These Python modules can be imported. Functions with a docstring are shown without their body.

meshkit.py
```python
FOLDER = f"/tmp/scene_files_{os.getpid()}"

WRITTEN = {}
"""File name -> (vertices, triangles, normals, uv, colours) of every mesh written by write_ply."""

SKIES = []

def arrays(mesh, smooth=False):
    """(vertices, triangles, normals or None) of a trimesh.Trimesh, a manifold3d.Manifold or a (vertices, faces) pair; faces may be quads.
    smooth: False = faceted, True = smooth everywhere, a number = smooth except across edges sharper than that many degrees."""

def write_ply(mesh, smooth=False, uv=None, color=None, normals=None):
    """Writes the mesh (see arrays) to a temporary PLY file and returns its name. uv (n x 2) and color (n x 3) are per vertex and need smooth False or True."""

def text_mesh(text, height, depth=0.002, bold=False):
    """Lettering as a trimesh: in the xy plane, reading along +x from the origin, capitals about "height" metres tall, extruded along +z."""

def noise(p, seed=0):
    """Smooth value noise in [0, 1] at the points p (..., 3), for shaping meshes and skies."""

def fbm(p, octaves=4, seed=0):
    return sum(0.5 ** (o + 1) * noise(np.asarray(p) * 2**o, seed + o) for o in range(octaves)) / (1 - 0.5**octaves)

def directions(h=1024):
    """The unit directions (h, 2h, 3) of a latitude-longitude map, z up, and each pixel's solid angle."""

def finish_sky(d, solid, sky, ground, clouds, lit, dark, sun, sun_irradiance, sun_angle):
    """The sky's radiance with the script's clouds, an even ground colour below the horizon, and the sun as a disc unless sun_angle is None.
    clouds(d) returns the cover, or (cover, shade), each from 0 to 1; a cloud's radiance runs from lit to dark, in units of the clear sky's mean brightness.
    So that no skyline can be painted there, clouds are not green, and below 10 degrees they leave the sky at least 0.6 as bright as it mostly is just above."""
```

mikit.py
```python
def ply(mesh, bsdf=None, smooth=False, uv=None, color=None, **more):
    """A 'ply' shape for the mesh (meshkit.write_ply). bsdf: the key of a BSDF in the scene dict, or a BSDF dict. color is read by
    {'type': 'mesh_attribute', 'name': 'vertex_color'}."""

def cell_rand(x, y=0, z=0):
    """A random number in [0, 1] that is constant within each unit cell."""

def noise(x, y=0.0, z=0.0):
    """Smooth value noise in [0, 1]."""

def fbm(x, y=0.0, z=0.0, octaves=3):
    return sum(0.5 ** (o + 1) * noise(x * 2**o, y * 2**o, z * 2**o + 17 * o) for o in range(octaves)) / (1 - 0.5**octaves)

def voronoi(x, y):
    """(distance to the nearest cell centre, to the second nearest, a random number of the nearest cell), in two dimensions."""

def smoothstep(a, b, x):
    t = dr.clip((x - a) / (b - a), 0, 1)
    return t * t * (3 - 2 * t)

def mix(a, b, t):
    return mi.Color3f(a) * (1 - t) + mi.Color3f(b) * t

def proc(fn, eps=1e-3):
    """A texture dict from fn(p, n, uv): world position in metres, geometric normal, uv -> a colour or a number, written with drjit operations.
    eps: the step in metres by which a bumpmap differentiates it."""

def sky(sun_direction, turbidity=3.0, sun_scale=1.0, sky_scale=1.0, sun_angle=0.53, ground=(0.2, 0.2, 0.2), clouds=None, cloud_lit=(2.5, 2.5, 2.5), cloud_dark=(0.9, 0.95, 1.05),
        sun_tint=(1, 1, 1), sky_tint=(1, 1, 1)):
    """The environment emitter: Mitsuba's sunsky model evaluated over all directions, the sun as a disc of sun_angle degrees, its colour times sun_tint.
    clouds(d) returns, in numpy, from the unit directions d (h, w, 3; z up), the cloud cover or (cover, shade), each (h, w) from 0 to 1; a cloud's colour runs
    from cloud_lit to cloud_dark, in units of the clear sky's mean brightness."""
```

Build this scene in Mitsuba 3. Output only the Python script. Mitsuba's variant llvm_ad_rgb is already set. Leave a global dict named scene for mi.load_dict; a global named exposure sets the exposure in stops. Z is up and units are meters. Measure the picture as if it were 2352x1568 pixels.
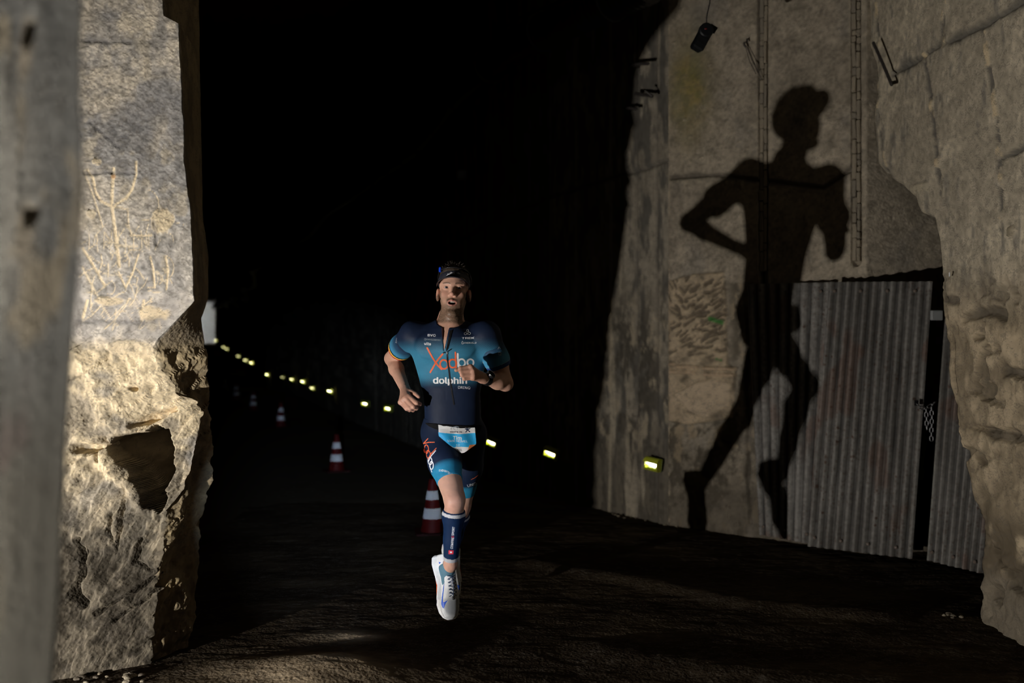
import math, random
import numpy as np, trimesh, mitsuba as mi, mikit, meshkit
from shapely.geometry import Polygon, Point
from scipy.spatial import cKDTree
import drjit as dr
T = mi.ScalarTransform4f
rng = np.random.default_rng(11)
random.seed(5)
V = lambda *a: np.array(a, float)

# ---------------------------------------------------------------- camera, lights, exposure
F = 2287.0                                     # focal length in pixels of the 2352 x 1568 frame (35 mm lens)
CAM = V(0, 0, 1.4)
exposure = 0.0
scene = {'type': 'scene'}
labels = {}
scene['camera'] = {'type': 'thinlens', 'fov': math.degrees(2 * math.atan(1176 / F)), 'fov_axis': 'x',
                   'aperture_radius': 0.0115, 'focus_distance': 4.72, 'near_clip': 0.05, 'far_clip': 400.0,
                   'to_world': T().look_at(origin=[0, 0, 1.4], target=[0, 1, 1.4], up=[0, 0, 1])}
FLASH = V(-2.85, 2.09, 0.17)                   # off-camera flash standing on the ground in the gap at the left
AIM = V(0.3, 5.3, 1.75)
nfl = 7
for k in range(nfl):                           # the flash tube's small face, for its soft shadow edges
    a = k * 2 * math.pi / (nfl - 1); r = 0 if k == nfl - 1 else 0.019
    o = FLASH + V(r * math.cos(a) * 0.75, -r * math.cos(a) * 0.65, r * math.sin(a))
    scene[f'flash_{k}'] = {'type': 'spot', 'intensity': {'type': 'rgb', 'value': [42.0 / nfl * c for c in (1.0, 0.945, 0.87)]},
                           'cutoff_angle': 84.0, 'beam_width': 24.0, 'to_world': T().look_at(origin=o.tolist(), target=(o + AIM - FLASH).tolist(), up=[0, 0, 1])}
# added weak bluish spot beside the camera, standing in for the cone bands' retroreflection
scene['added_cone_spot'] = {'type': 'spot', 'intensity': {'type': 'rgb', 'value': [46, 57, 74]}, 'cutoff_angle': 8.0, 'beam_width': 4.0,
                       'to_world': T().look_at(origin=[-0.12, 0.1, 0.9], target=[-1.36, 8.1, 0.36], up=[0, 0, 1])}
# the daylit far end of the tunnel: light falls in round the last corner
scene['tunnel_end_light'] = {'type': 'spot', 'intensity': {'type': 'rgb', 'value': [330, 338, 330]}, 'cutoff_angle': 21.0, 'beam_width': 13.0,
                             'to_world': T().look_at(origin=[-38.0, 93.0, 3.4], target=[-29.9, 99.4, 3.3], up=[0, 0, 1])}

# ---------------------------------------------------------------- helpers
fbm, noise = meshkit.fbm, meshkit.noise
def ss(a, b, x):
    t = np.clip((x - a) / (b - a), 0, 1); return t * t * (3 - 2 * t)
def fb(x, y, z=0.0, octaves=4, seed=0):
    x, y, z = np.broadcast_arrays(np.asarray(x, float), y, z)
    return fbm(np.stack([x, y, z], -1) + 31.7, octaves, seed) - 0.5
def mixc(a, b, t):
    return np.asarray(a) * (1 - t[..., None]) + np.asarray(b) * t[..., None]
def px(x, y, d):                               # the point that pixel (x, y) shows at depth d
    return V((x - 1176) / F * d, d, 1.4 + (784 - y) / F * d)
def on_plane(x, y, A, B):                      # ... and where its ray meets the vertical plane through A, B: (u along A->B, z, point)
    A, B = np.asarray(A, float)[:2], np.asarray(B, float)[:2]
    t = (B - A) / np.linalg.norm(B - A); n = V(-t[1], t[0]); dirv = V((x - 1176) / F, 1.0)
    d = (A @ n) / (dirv @ n); p = dirv * d
    return (p - A) @ t, 1.4 + (784 - y) / F * d, V(p[0], p[1], 1.4 + (784 - y) / F * d)
def seg_dist(u, z, line):                      # distance of every (u, z) to a polyline
    d = np.full(np.shape(u), 9.0)
    for (a, b), (c, e) in zip(line[:-1], line[1:]):
        w, h = c - a, e - b
        t = np.clip(((u - a) * w + (z - b) * h) / (w * w + h * h + 1e-12), 0, 1)
        d = np.minimum(d, np.hypot(u - a - t * w, z - b - t * h))
    return d
def inside(u, z, poly, soft=0.02):             # about 1 inside a polygon and 0 outside
    poly = np.asarray(poly, float); n = len(poly)
    c = np.zeros(np.shape(u), bool); j = n - 1
    for i in range(n):
        (xi, yi), (xj, yj) = poly[i], poly[j]
        hit = ((yi > z) != (yj > z)) & (u < (xj - xi) * (z - yi) / (yj - yi + 1e-12) + xi)
        c ^= hit; j = i
    d = seg_dist(u, z, [tuple(p) for p in poly] + [tuple(poly[0])])
    return ss(-soft, soft, np.where(c, d, -d))
def grid_mesh(P):
    nu, nv = P.shape[:2]
    i = np.arange(nu * nv).reshape(nu, nv)
    q = np.stack([i[:-1, :-1], i[1:, :-1], i[1:, 1:], i[:-1, 1:]], -1).reshape(-1, 4)
    return trimesh.Trimesh(P.reshape(-1, 3), np.vstack([q[:, [0, 1, 2]], q[:, [0, 2, 3]]]), process=False)
def add(key, mesh, bsdf, smooth=False, color=None, label=None, cat=None, group=None, kind=None, **more):
    if isinstance(mesh, (list, tuple)): mesh = trimesh.util.concatenate(mesh)
    scene[key] = mikit.ply(mesh, bsdf, smooth=smooth, color=None if color is None else np.asarray(color).reshape(-1, 3), **more)
    say(key, label, cat, group, kind)
    return key
def say(key, label=None, cat=None, group=None, kind=None):
    d = {k: v for k, v in (('label', label), ('category', cat), ('group', group), ('kind', kind)) if v}
    if d: labels[key] = {**labels.get(key, {}), **d}
def bs(name, d):
    scene['mat_' + name] = d; return 'mat_' + name
def rgb(*c): return {'type': 'rgb', 'value': list(c)}
def pr(c, rough=0.5, **k):
    return {'type': 'twosided', 'bsdf': {'type': 'principled', 'base_color': rgb(*c) if isinstance(c, (tuple, list)) else c, 'roughness': rough, **k}}
VC = {'type': 'mesh_attribute', 'name': 'vertex_color'}
def grit(p, n, uv): return mikit.fbm(p.x * 85, p.y * 85, p.z * 85, 4)
def speck(p, n, uv):
    f = mikit.fbm(p.x * 150, p.y * 150, p.z * 150, 3); g = mikit.fbm(p.x * 30 + 5, p.y * 30, p.z * 30, 3)
    return 0.42 * mikit.smoothstep(0.50, 0.78, f + 0.9 * (g - 0.5))
ROCK = bs('rock', {'type': 'twosided', 'bsdf': {'type': 'bumpmap', 'arbitrary': mikit.proc(grit, 0.002), 'scale': 0.0055, 'bsdf': {'type': 'blendbsdf', 'weight': mikit.proc(speck),
       'bsdf_0': {'type': 'diffuse', 'reflectance': VC}, 'bsdf_1': {'type': 'diffuse', 'reflectance': rgb(0.13, 0.115, 0.095)}}}})
def tube(points, r, sides=8, closed=False):
    p = np.asarray(points, float); n = len(p)
    t = np.gradient(p, axis=0)
    if closed: t = np.roll(p, -1, 0) - np.roll(p, 1, 0)
    t /= np.linalg.norm(t, axis=1, keepdims=True) + 1e-12
    a = np.cross(t[0], V(0, 0, 1) if abs(t[0][2]) < 0.9 else V(1, 0, 0)); A = []
    for k in range(n):
        a = a - t[k] * (a @ t[k]); a /= np.linalg.norm(a); A.append(a)
    A = np.array(A); B = np.cross(t, A)
    ang = np.arange(sides) * 2 * np.pi / sides
    r = np.broadcast_to(r, n)
    P = p[:, None] + r[:, None, None] * (np.cos(ang)[None, :, None] * A[:, None] + np.sin(ang)[None, :, None] * B[:, None])
    vi = lambda i, j: i * sides + j % sides
    f = []
    m = n if closed else n - 1
    for i in range(m):
        for j in range(sides):
            a0, b0, c0, d0 = vi(i, j), vi(i, j + 1), vi((i + 1) % n, j + 1), vi((i + 1) % n, j)
            f += [[a0, b0, c0], [a0, c0, d0]]
    v = P.reshape(-1, 3)
    if not closed:
        v = np.vstack([v, p[0], p[-1]]); k0 = n * sides
        f += [[k0, vi(0, j + 1), vi(0, j)] for j in range(sides)] + [[k0 + 1, vi(n - 1, j), vi(n - 1, j + 1)] for j in range(sides)]
    return trimesh.Trimesh(v, f, process=False)
def frame(o, ex, ey, ez):                      # local axes -> world
    m = np.eye(4); m[:3, 0], m[:3, 1], m[:3, 2], m[:3, 3] = ex, ey, ez, o; return m
def rbox(sx, sy, sz, r=0.004, seg=1):          # a box with chamfered edges, centred
    import manifold3d as m3
    pts = [(x * (sx / 2 - a), y * (sy / 2 - b), z * (sz / 2 - c)) for x in (-1, 1) for y in (-1, 1) for z in (-1, 1) for a, b, c in ((0, r, r), (r, 0, r), (r, r, 0))]
    return trimesh.convex.convex_hull(np.array(pts))
def lathe(profile, n=40):
    prof = np.asarray(profile, float); a = np.arange(n) * 2 * np.pi / n
    P = np.stack([prof[:, None, 0] * np.cos(a), prof[:, None, 0] * np.sin(a), np.repeat(prof[:, 1:2], n, 1)], -1)
    P = np.concatenate([P, P[:, :1]], 1)
    return grid_mesh(P)

# ---------------------------------------------------------------- rock colours
CREAM, RECESS_TONE = V(0.66, 0.55, 0.37), V(0.115, 0.105, 0.092)  # the second tone darkens pits, holes and cracks

# ---------------------------------------------------------------- the setting: the long floor
def floor_rise(d): return np.interp(d, [0, 48, 60, 75, 95, 110], [0, 0, 0.118, 0.485, 1.15, 1.2])
def floor_h(x, y):
    h = 0.020 * fb(x * 1.1, y * 1.6, 0, 3, 3) + 0.016 * fb(x * 4.5, y * 9, 0, 3, 4) + 0.007 * fb(x * 16, y * 38, 0, 3, 5)
    h += 0.055 * np.exp(-(((x + 0.80) / 0.34) ** 2 + ((y - 4.30) / 0.22) ** 2)) + 0.013 * np.exp(-(((x + 0.85) / 0.16) ** 2 + ((y - 4.78) / 0.09) ** 2))
    h += 0.022 * ss(0.18, 0, seg_dist(x, y, [(0.15, 6.35), (0.75, 5.9), (1.3, 5.35), (1.9, 5.15)])) + 0.02 * ss(0.25, 0, seg_dist(x, y, [(0.45, 4.55), (1.1, 4.2), (1.6, 4.1)]))
    return h - 0.016
def floor_mesh():
    x = np.arange(-2.3, 3.0, 0.0125); y = np.arange(3.4, 8.8, 0.0125)
    X, Y = np.meshgrid(x, y, indexing='ij')
    g = grid_mesh(np.stack([X, Y, floor_h(X, Y)], -1))
    g.invert() if g.face_normals[0][2] < 0 else None
    c1 = mixc((0.036, 0.027, 0.019), (0.075, 0.058, 0.039), ss(-0.12, 0.22, fb(X * 2.2, Y * 4, 0, 4, 8)))
    lit_patch = np.exp(-(((X + 0.90) / 0.36) ** 2 + ((Y - 4.20) / 0.20) ** 2)) + 0.8 * np.exp(-(((X + 0.80) / 0.16) ** 2 + ((Y - 4.78) / 0.08) ** 2)); c1 = mixc(c1, V(0.36, 0.285, 0.195), np.clip(lit_patch * (1.0 + 2.2 * fb(X * 10, Y * 16, 0, 3, 10)), 0, 1))  # lit patches of the floor painted in as a paler colour
    c1 = c1 * (0.75 + 0.9 * np.clip(fb(X * 30, Y * 55, 0, 2, 9) + 0.3, 0, 1))[..., None]
    x2 = np.concatenate([np.arange(-46, -6, 2.0), np.arange(-6, 5.5, 0.25)]); y2 = np.concatenate([np.arange(-3, 14, 0.25), np.arange(14, 112, 1.0)])
    X2, Y2 = np.meshgrid(x2, y2, indexing='ij')
    near = ss(0, 0.3, X2 + 2.3) * ss(0, 0.3, 3.0 - X2) * ss(0, 0.3, Y2 - 3.4) * ss(0, 0.3, 8.8 - Y2)
    g2 = grid_mesh(np.stack([X2, Y2, floor_rise(Y2) - 0.012 - 0.03 * near + 0.012 * fb(X2 * 1.2, Y2 * 1.6, 0, 3, 3)], -1))
    g2.invert() if g2.face_normals[0][2] < 0 else None
    c2 = np.broadcast_to((0.08, 0.066, 0.046), (len(g2.vertices), 3))
    return trimesh.util.concatenate([g, g2]), np.vstack([c1.reshape(-1, 3), c2])
m, c = floor_mesh()
add('floor', m, ROCK, True, c, 'dark trodden dirt floor of the underground quarry', 'floor', kind='structure')

# the ceiling, out of the light
x = np.concatenate([np.arange(-46, -8, 2.0), np.arange(-8, 5.6, 0.4)]); y = np.concatenate([np.arange(-3, 14, 0.4), np.arange(14, 112, 1.5)])
X, Y = np.meshgrid(x, y, indexing='ij')
m = grid_mesh(np.stack([X, Y, 5.35 + 0.1 * fb(X * 0.6, Y * 0.6, 0, 3, 2)], -1))
add('ceiling', m, ROCK, True, np.broadcast_to((0.12, 0.11, 0.10), (len(m.vertices), 3)), 'dark rock ceiling high above the tunnel', 'ceiling', kind='structure')

# ---------------------------------------------------------------- wall_back: the lit wall that takes the runner's shadow
KA, KB, KC = V(1.21, 7.70), V(2.37, 6.657), V(3.7, 6.78)
LAB = np.linalg.norm(KB - KA)
def bk(x, y):
    u, z, _ = on_plane(x, y, KA, KB); return u, z
def bkl(pts): return [bk(*p) for p in pts]
nAB = V(-(KA - KB)[1], (KA - KB)[0]) / LAB; nAB = nAB if nAB[1] < 0 else -nAB
tBC = (KC - KB) / np.linalg.norm(KC - KB); nBC = V(tBC[1], -tBC[0])
tAB = (KB - KA) / LAB
SEAMS = [bkl([(1754, -60), (1752, 660)]), bkl([(1966, -60), (1967, 600)])]
def back_wall():
    u = np.arange(0, LAB + 1.34, 0.0085); z = np.arange(-0.06, 4.5, 0.0085)
    U, Z = np.meshgrid(u, z, indexing='ij')
    grain = fb(U * 14, Z * 14, 0, 4, 21); blot = fb(U * 2.2, Z * 2.6, 0, 4, 22); fine = fb(U * 55, Z * 55, 0, 2, 23)
    h = 0.014 * fb(U * 2.5, Z * 2.5, 0, 3, 20) + 0.004 * grain + 0.0016 * fine
    col = mixc(V(0.285, 0.245, 0.188), V(0.36, 0.31, 0.237), ss(-0.14, 0.16, blot + 0.5 * grain))
    col = mixc(col, V(0.235, 0.215, 0.185), 0.55 * ss(0.05, 0.22, fb(U * 5, Z * 3.2, 0, 4, 24)))
    col = col * (1 + 0.9 * fine + 0.7 * grain)[..., None]
    pits = ss(0.22, 0.32, fb(U * 22, Z * 16, 0, 2, 27)) * ss(0.0, 0.15, fb(U * 3, Z * 3, 0, 2, 28))
    h -= 0.012 * pits; col = mixc(col, RECESS_TONE, 0.35 * pits)
    # the moss stain
    st = np.exp(-(((U - bk(1580, 200)[0]) / 0.17) ** 2 + ((Z - bk(1580, 205)[1]) / 0.34) ** 2))
    st = np.clip(st * (1.05 + 1.5 * fb(U * 9, Z * 9, 0, 4, 25)), 0, 1)
    col = mixc(col, mixc(V(0.30, 0.235, 0.08), V(0.20, 0.18, 0.06), ss(-0.1, 0.1, fb(U * 20, Z * 20, 0, 3, 26))), st * 0.85)
    # vertical saw seams: channels that hold small stones
    for sm in SEAMS:
        d = seg_dist(U, Z, sm) + 0.004 * fb(U * 10, Z * 10, 0, 3, 29)
        ch = ss(0.034, 0.029, d)
        h -= 0.035 * ch; col = mixc(col, V(0.24, 0.205, 0.155), 0.7 * ch)
        lip = ss(0.065, 0.045, d) * (1 - ch); col = mixc(col, V(0.47, 0.40, 0.29), 0.35 * lip * ss(-0.1, 0.15, fb(U * 8, Z * 12, 0, 3, 30)))
    # bedding cracks
    for line, w in ((bkl([(1532, 410), (1580, 405), (1650, 402), (1720, 412), (1790, 420), (1890, 432), (1960, 385)]), 0.014),
                    (bkl([(1745, -40), (1742, 120), (1748, 300), (1744, 470), (1748, 660)]), 0.010),
                    (bkl([(1716, 735), (1722, 800), (1712, 870), (1720, 1000), (1714, 1100), (1722, 1200)]), 0.014)):
        d = seg_dist(U, Z, line) + 0.018 * fb(U * 9, Z * 9, 0, 4, 31) + 0.016 * fb(U * 34, Z * 34, 0, 3, 45); vw = 0.5 + 1.6 * noise(np.stack([U * 9, Z * 9, 0 * U], -1), 6)
        k = ss(w * vw, 0, d); h -= 0.030 * k; col = mixc(col, V(0.10, 0.088, 0.072), 0.75 * ss(w * 2.2 * vw, 0, d))
    # the crack's broken lower lip
    d = seg_dist(U, Z, bkl([(1532, 425), (1600, 418), (1700, 425)])); k = ss(0.05, 0.01, d) * ss(-0.02, 0.15, fb(U * 12, Z * 18, 0, 3, 33))
    h += 0.018 * k
    # the wall at the kink turns away: below, the weathered foot
    foot = ss(bk(1640, 960)[1], bk(1640, 1130)[1], Z)
    rough = fb(U * 6, Z * 6, 0, 5, 34)
    low = np.clip(ss(bk(1640, 840)[1], bk(1640, 990)[1], Z + 0.25 * rough) + 0.9 * inside(U, Z, bkl([(1678, 640), (1745, 640), (1745, 1230), (1690, 1230)]), 0.05), 0, 1)
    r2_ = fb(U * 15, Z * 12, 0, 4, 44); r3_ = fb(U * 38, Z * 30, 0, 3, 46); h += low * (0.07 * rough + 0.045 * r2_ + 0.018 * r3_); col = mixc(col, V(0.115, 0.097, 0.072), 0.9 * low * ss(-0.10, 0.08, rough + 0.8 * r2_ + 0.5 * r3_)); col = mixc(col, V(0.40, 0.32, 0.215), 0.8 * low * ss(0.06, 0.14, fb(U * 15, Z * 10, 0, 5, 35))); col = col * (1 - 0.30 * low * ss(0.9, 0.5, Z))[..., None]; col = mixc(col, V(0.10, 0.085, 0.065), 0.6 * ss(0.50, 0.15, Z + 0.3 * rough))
    # the pick-dressed panel: rows of short oblique pick strokes
    panel = inside(U + 0.02 * fb(U * 8, Z * 8, 0, 3, 38), Z, bkl([(1502, 655), (1590, 630), (1664, 625), (1670, 700), (1672, 835), (1690, 850), (1684, 960), (1580, 975), (1512, 960)]), 0.006)
    up = ss(bk(1600, 835)[1], bk(1600, 815)[1] + 0.09, Z)
    stroke = np.zeros_like(U); rp = np.random.default_rng(8); u0, z0 = bk(1500, 840); u1, z1 = bk(1675, 625)
    wn = (U > u0 - 0.1) & (U < u1 + 0.1) & (Z > z0 - 0.1) & (Z < z1 + 0.1); Us, Zs = U[wn], Z[wn]; st = np.zeros(len(Us)); wob = 0.012 * fb(Us * 22, Zs * 22, 0, 3, 36)
    for k in range(190):
        cu, cz = rp.uniform(u0, u1), rp.uniform(z0, z1); hi_ = (cz - z0) / (z1 - z0)
        th = (-0.75 if cu < u0 + 0.45 * (u1 - u0) and hi_ > 0.55 else (0.45 if hi_ > 0.25 else 0.08)) + rp.normal(0, 0.22); L = rp.uniform(0.03, 0.10) / 2; c_, s_ = math.cos(th), math.sin(th)
        a, b = (Us - cu) * c_ + (Zs - cz) * s_, -(Us - cu) * s_ + (Zs - cz) * c_ + wob
        w_ = rp.uniform(0.012, 0.020); inn_ = ss(L + 0.012, L - 0.004, np.abs(a))
        st = np.where(np.abs(b) < w_, st * (1 - inn_) + inn_ * (b / w_ * 0.5 - 0.35) * rp.uniform(0.6, 1.2), st)
    stroke[wn] = st
    h += panel * (0.02 + up * 0.034 * stroke + 0.010 * fb(U * 30, Z * 30, 0, 3, 43) + (1 - up) * (0.030 * fb(U * 7, Z * 17, 0, 4, 39)))
    pc = mixc(V(0.17, 0.135, 0.095), V(0.49, 0.39, 0.265), ss(-0.45, 0.12, stroke * up * 1.3 + 0.8 * blot + 1.2 * grain + (1 - up) * 1.2 * fb(U * 8, Z * 20, 0, 4, 39)))
    col = mixc(col, pc * (1 + 0.5 * fine + 0.4 * grain)[..., None], 0.9 * panel)
    for yy, x0, x1 in ((835, 1508, 1552), (842, 1560, 1605), (845, 1622, 1690), (860, 1622, 1688), (853, 1530, 1600)):   # straight proud ledges
        d = seg_dist(U, Z, bkl([(x0, yy), (x1, yy + 2)])); k = ss(0.017, 0.009, d + 0.004 * fb(U * 20, Z * 20, 0, 2, 41)); h += 0.018 * k; col = mixc(col, V(0.54, 0.40, 0.27), 0.7 * k)
    sm = inside(U, Z, bkl([(1552, 905), (1600, 880), (1640, 868), (1683, 880), (1680, 930), (1625, 960), (1590, 945)]), 0.01); h += sm * 0.014; col = mixc(col, V(0.55, 0.44, 0.31), 0.75 * sm)
    hole = np.exp(-(((U - bk(1646, 965)[0]) / 0.055) ** 2 + ((Z - bk(1646, 965)[1]) / 0.06) ** 2)); h -= 0.09 * hole; col = mixc(col, RECESS_TONE, 0.6 * hole)
    pole = np.exp(-(((U - bk(1718, 900)[0]) / 0.06) ** 4)) * ss(bk(0, 0)[1] * 0 + 1.75, 1.6, Z)
    col = mixc(col, V(0.25, 0.22, 0.18), 0.6 * pole * ss(-0.1, 0.1, rough)); h += 0.03 * pole * rough
    # green paint
    g = ss(0.022, 0.008, seg_dist(U, Z, bkl([(1632, 732), (1652, 738), (1662, 741)])) + 0.006 * rough); col = mixc(col, V(0.05, 0.24, 0.05), 0.85 * g)
    g = ss(0.010, 0.004, seg_dist(U, Z, bkl([(1648, 824), (1660, 827)]))); col = mixc(col, V(0.05, 0.22, 0.05), 0.7 * g)
    # small flakes
    for (fx, fy) in ((1698, 326), (1656, 335), (1610, 364), (1585, 372), (1572, 275), (1553, 300), (1716, 342), (1630, 150), (1478 + 70, 100)):
        uu, zz = bk(fx, fy); d = np.hypot((U - uu) / 1.5, Z - zz); k = ss(0.014, 0.006, d); h += 0.012 * k; col = mixc(col, V(0.5, 0.43, 0.32), 0.6 * k)
    fade = ss(0, 0.03, U); h = h * fade
    chip = ss(0.02, 0.0, U) * ss(0.0, 0.18, fb(U * 0, Z * 14, 0, 3, 42)); col = mixc(col, V(0.56, 0.47, 0.33), 0.8 * chip)
    base = np.where((U < LAB)[..., None], KA + tAB * U[..., None], KB + tBC * (U - LAB)[..., None])
    w = ss(LAB - 0.1, LAB + 0.1, U)[..., None]; nn = nAB * (1 - w) + nBC * w; nn = nn / np.linalg.norm(nn, axis=-1, keepdims=True)
    P = np.concatenate([base + nn * h[..., None], Z[..., None]], -1)
    return P, np.clip(col, 0.02, 0.9)
P, c = back_wall()
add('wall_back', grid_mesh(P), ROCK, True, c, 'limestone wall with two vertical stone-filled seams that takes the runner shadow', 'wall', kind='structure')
# small stones packed into the two seams
STONEC = [bs(f'seam_stone_{k}', {'type': 'twosided', 'bsdf': {'type': 'bumpmap', 'arbitrary': mikit.proc(grit, 0.002), 'scale': 0.006, 'bsdf': {'type': 'diffuse', 'reflectance': rgb(*v)}}}) for k, v in enumerate(((0.265, 0.228, 0.172), (0.245, 0.212, 0.162), (0.29, 0.248, 0.185), (0.225, 0.197, 0.155)))]
ns = 0
for sm in SEAMS:
    (u0, z0), (u1, z1) = sm
    for colm in (-1, 1):
        zz = max(z1, 1.9); zt = 3.98
        while zz < zt:
            hgt = random.choice((0.045, 0.07, 0.095, 0.13, 0.16)) * random.uniform(0.8, 1.25)
            zc = zz + hgt / 2; t = (zc - z0) / (z1 - z0); uc = u0 + (u1 - u0) * t + colm * 0.0150 - 0.002
            wd = (0.031 if colm < 0 else 0.025) * random.uniform(0.92, 1.06); b = rbox(wd, 0.035, hgt - random.uniform(0.003, 0.007), 0.005)
            b.vertices += rng.normal(0, 0.0012, b.vertices.shape)
            p = KA + tAB * uc - nAB * random.uniform(0.014, 0.024)
            b.apply_transform(frame(V(p[0], p[1], zc), V(*tAB, 0), V(*-nAB, 0), V(0, 0, 1)) @ trimesh.transformations.rotation_matrix(random.uniform(-0.04, 0.04), [0, 1, 0]))
            add('wall_back__seam_stone' + (f'_{ns:03d}' if ns else ''), b, random.choice(STONEC)); ns += 1
            zz += hgt

# ---------------------------------------------------------------- wall_tunnel: the dark side of the tunnel
TP = np.array([(1.21, 7.70), (0.35, 9.0), (-0.21, 10.2), (-1.86, 15.0), (-2.38, 16.3), (-3.70, 20.2), (-5.26, 25.0), (-7.5, 30.5), (-12.3, 47.0), (-16.5, 60.0), (-21.5, 75.0), (-28.3, 95.0)])
TS = np.concatenate([[0], np.cumsum(np.linalg.norm(np.diff(TP, axis=0), axis=1))])
def tp(s):
    s = np.asarray(s, float); return np.stack([np.interp(s, TS, TP[:, 0]), np.interp(s, TS, TP[:, 1])], -1)
def tn(s):
    t = tp(np.asarray(s) + 0.3) - tp(np.asarray(s) - 0.3); t = t / np.linalg.norm(t, axis=-1, keepdims=True); return np.stack([-t[..., 1], t[..., 0]], -1)
def tunnel_hit(x, off=0.0):                     # the s at which the pixel column x meets the tunnel wall, or stands off it
    s = np.linspace(0, TS[-1], 60000); p = tp(s) + (off * tn(np.maximum(s, 0.4)) if off else 0); return s[np.argmin(np.abs(1176 + F * p[:, 0] / p[:, 1] - x))]
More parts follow.
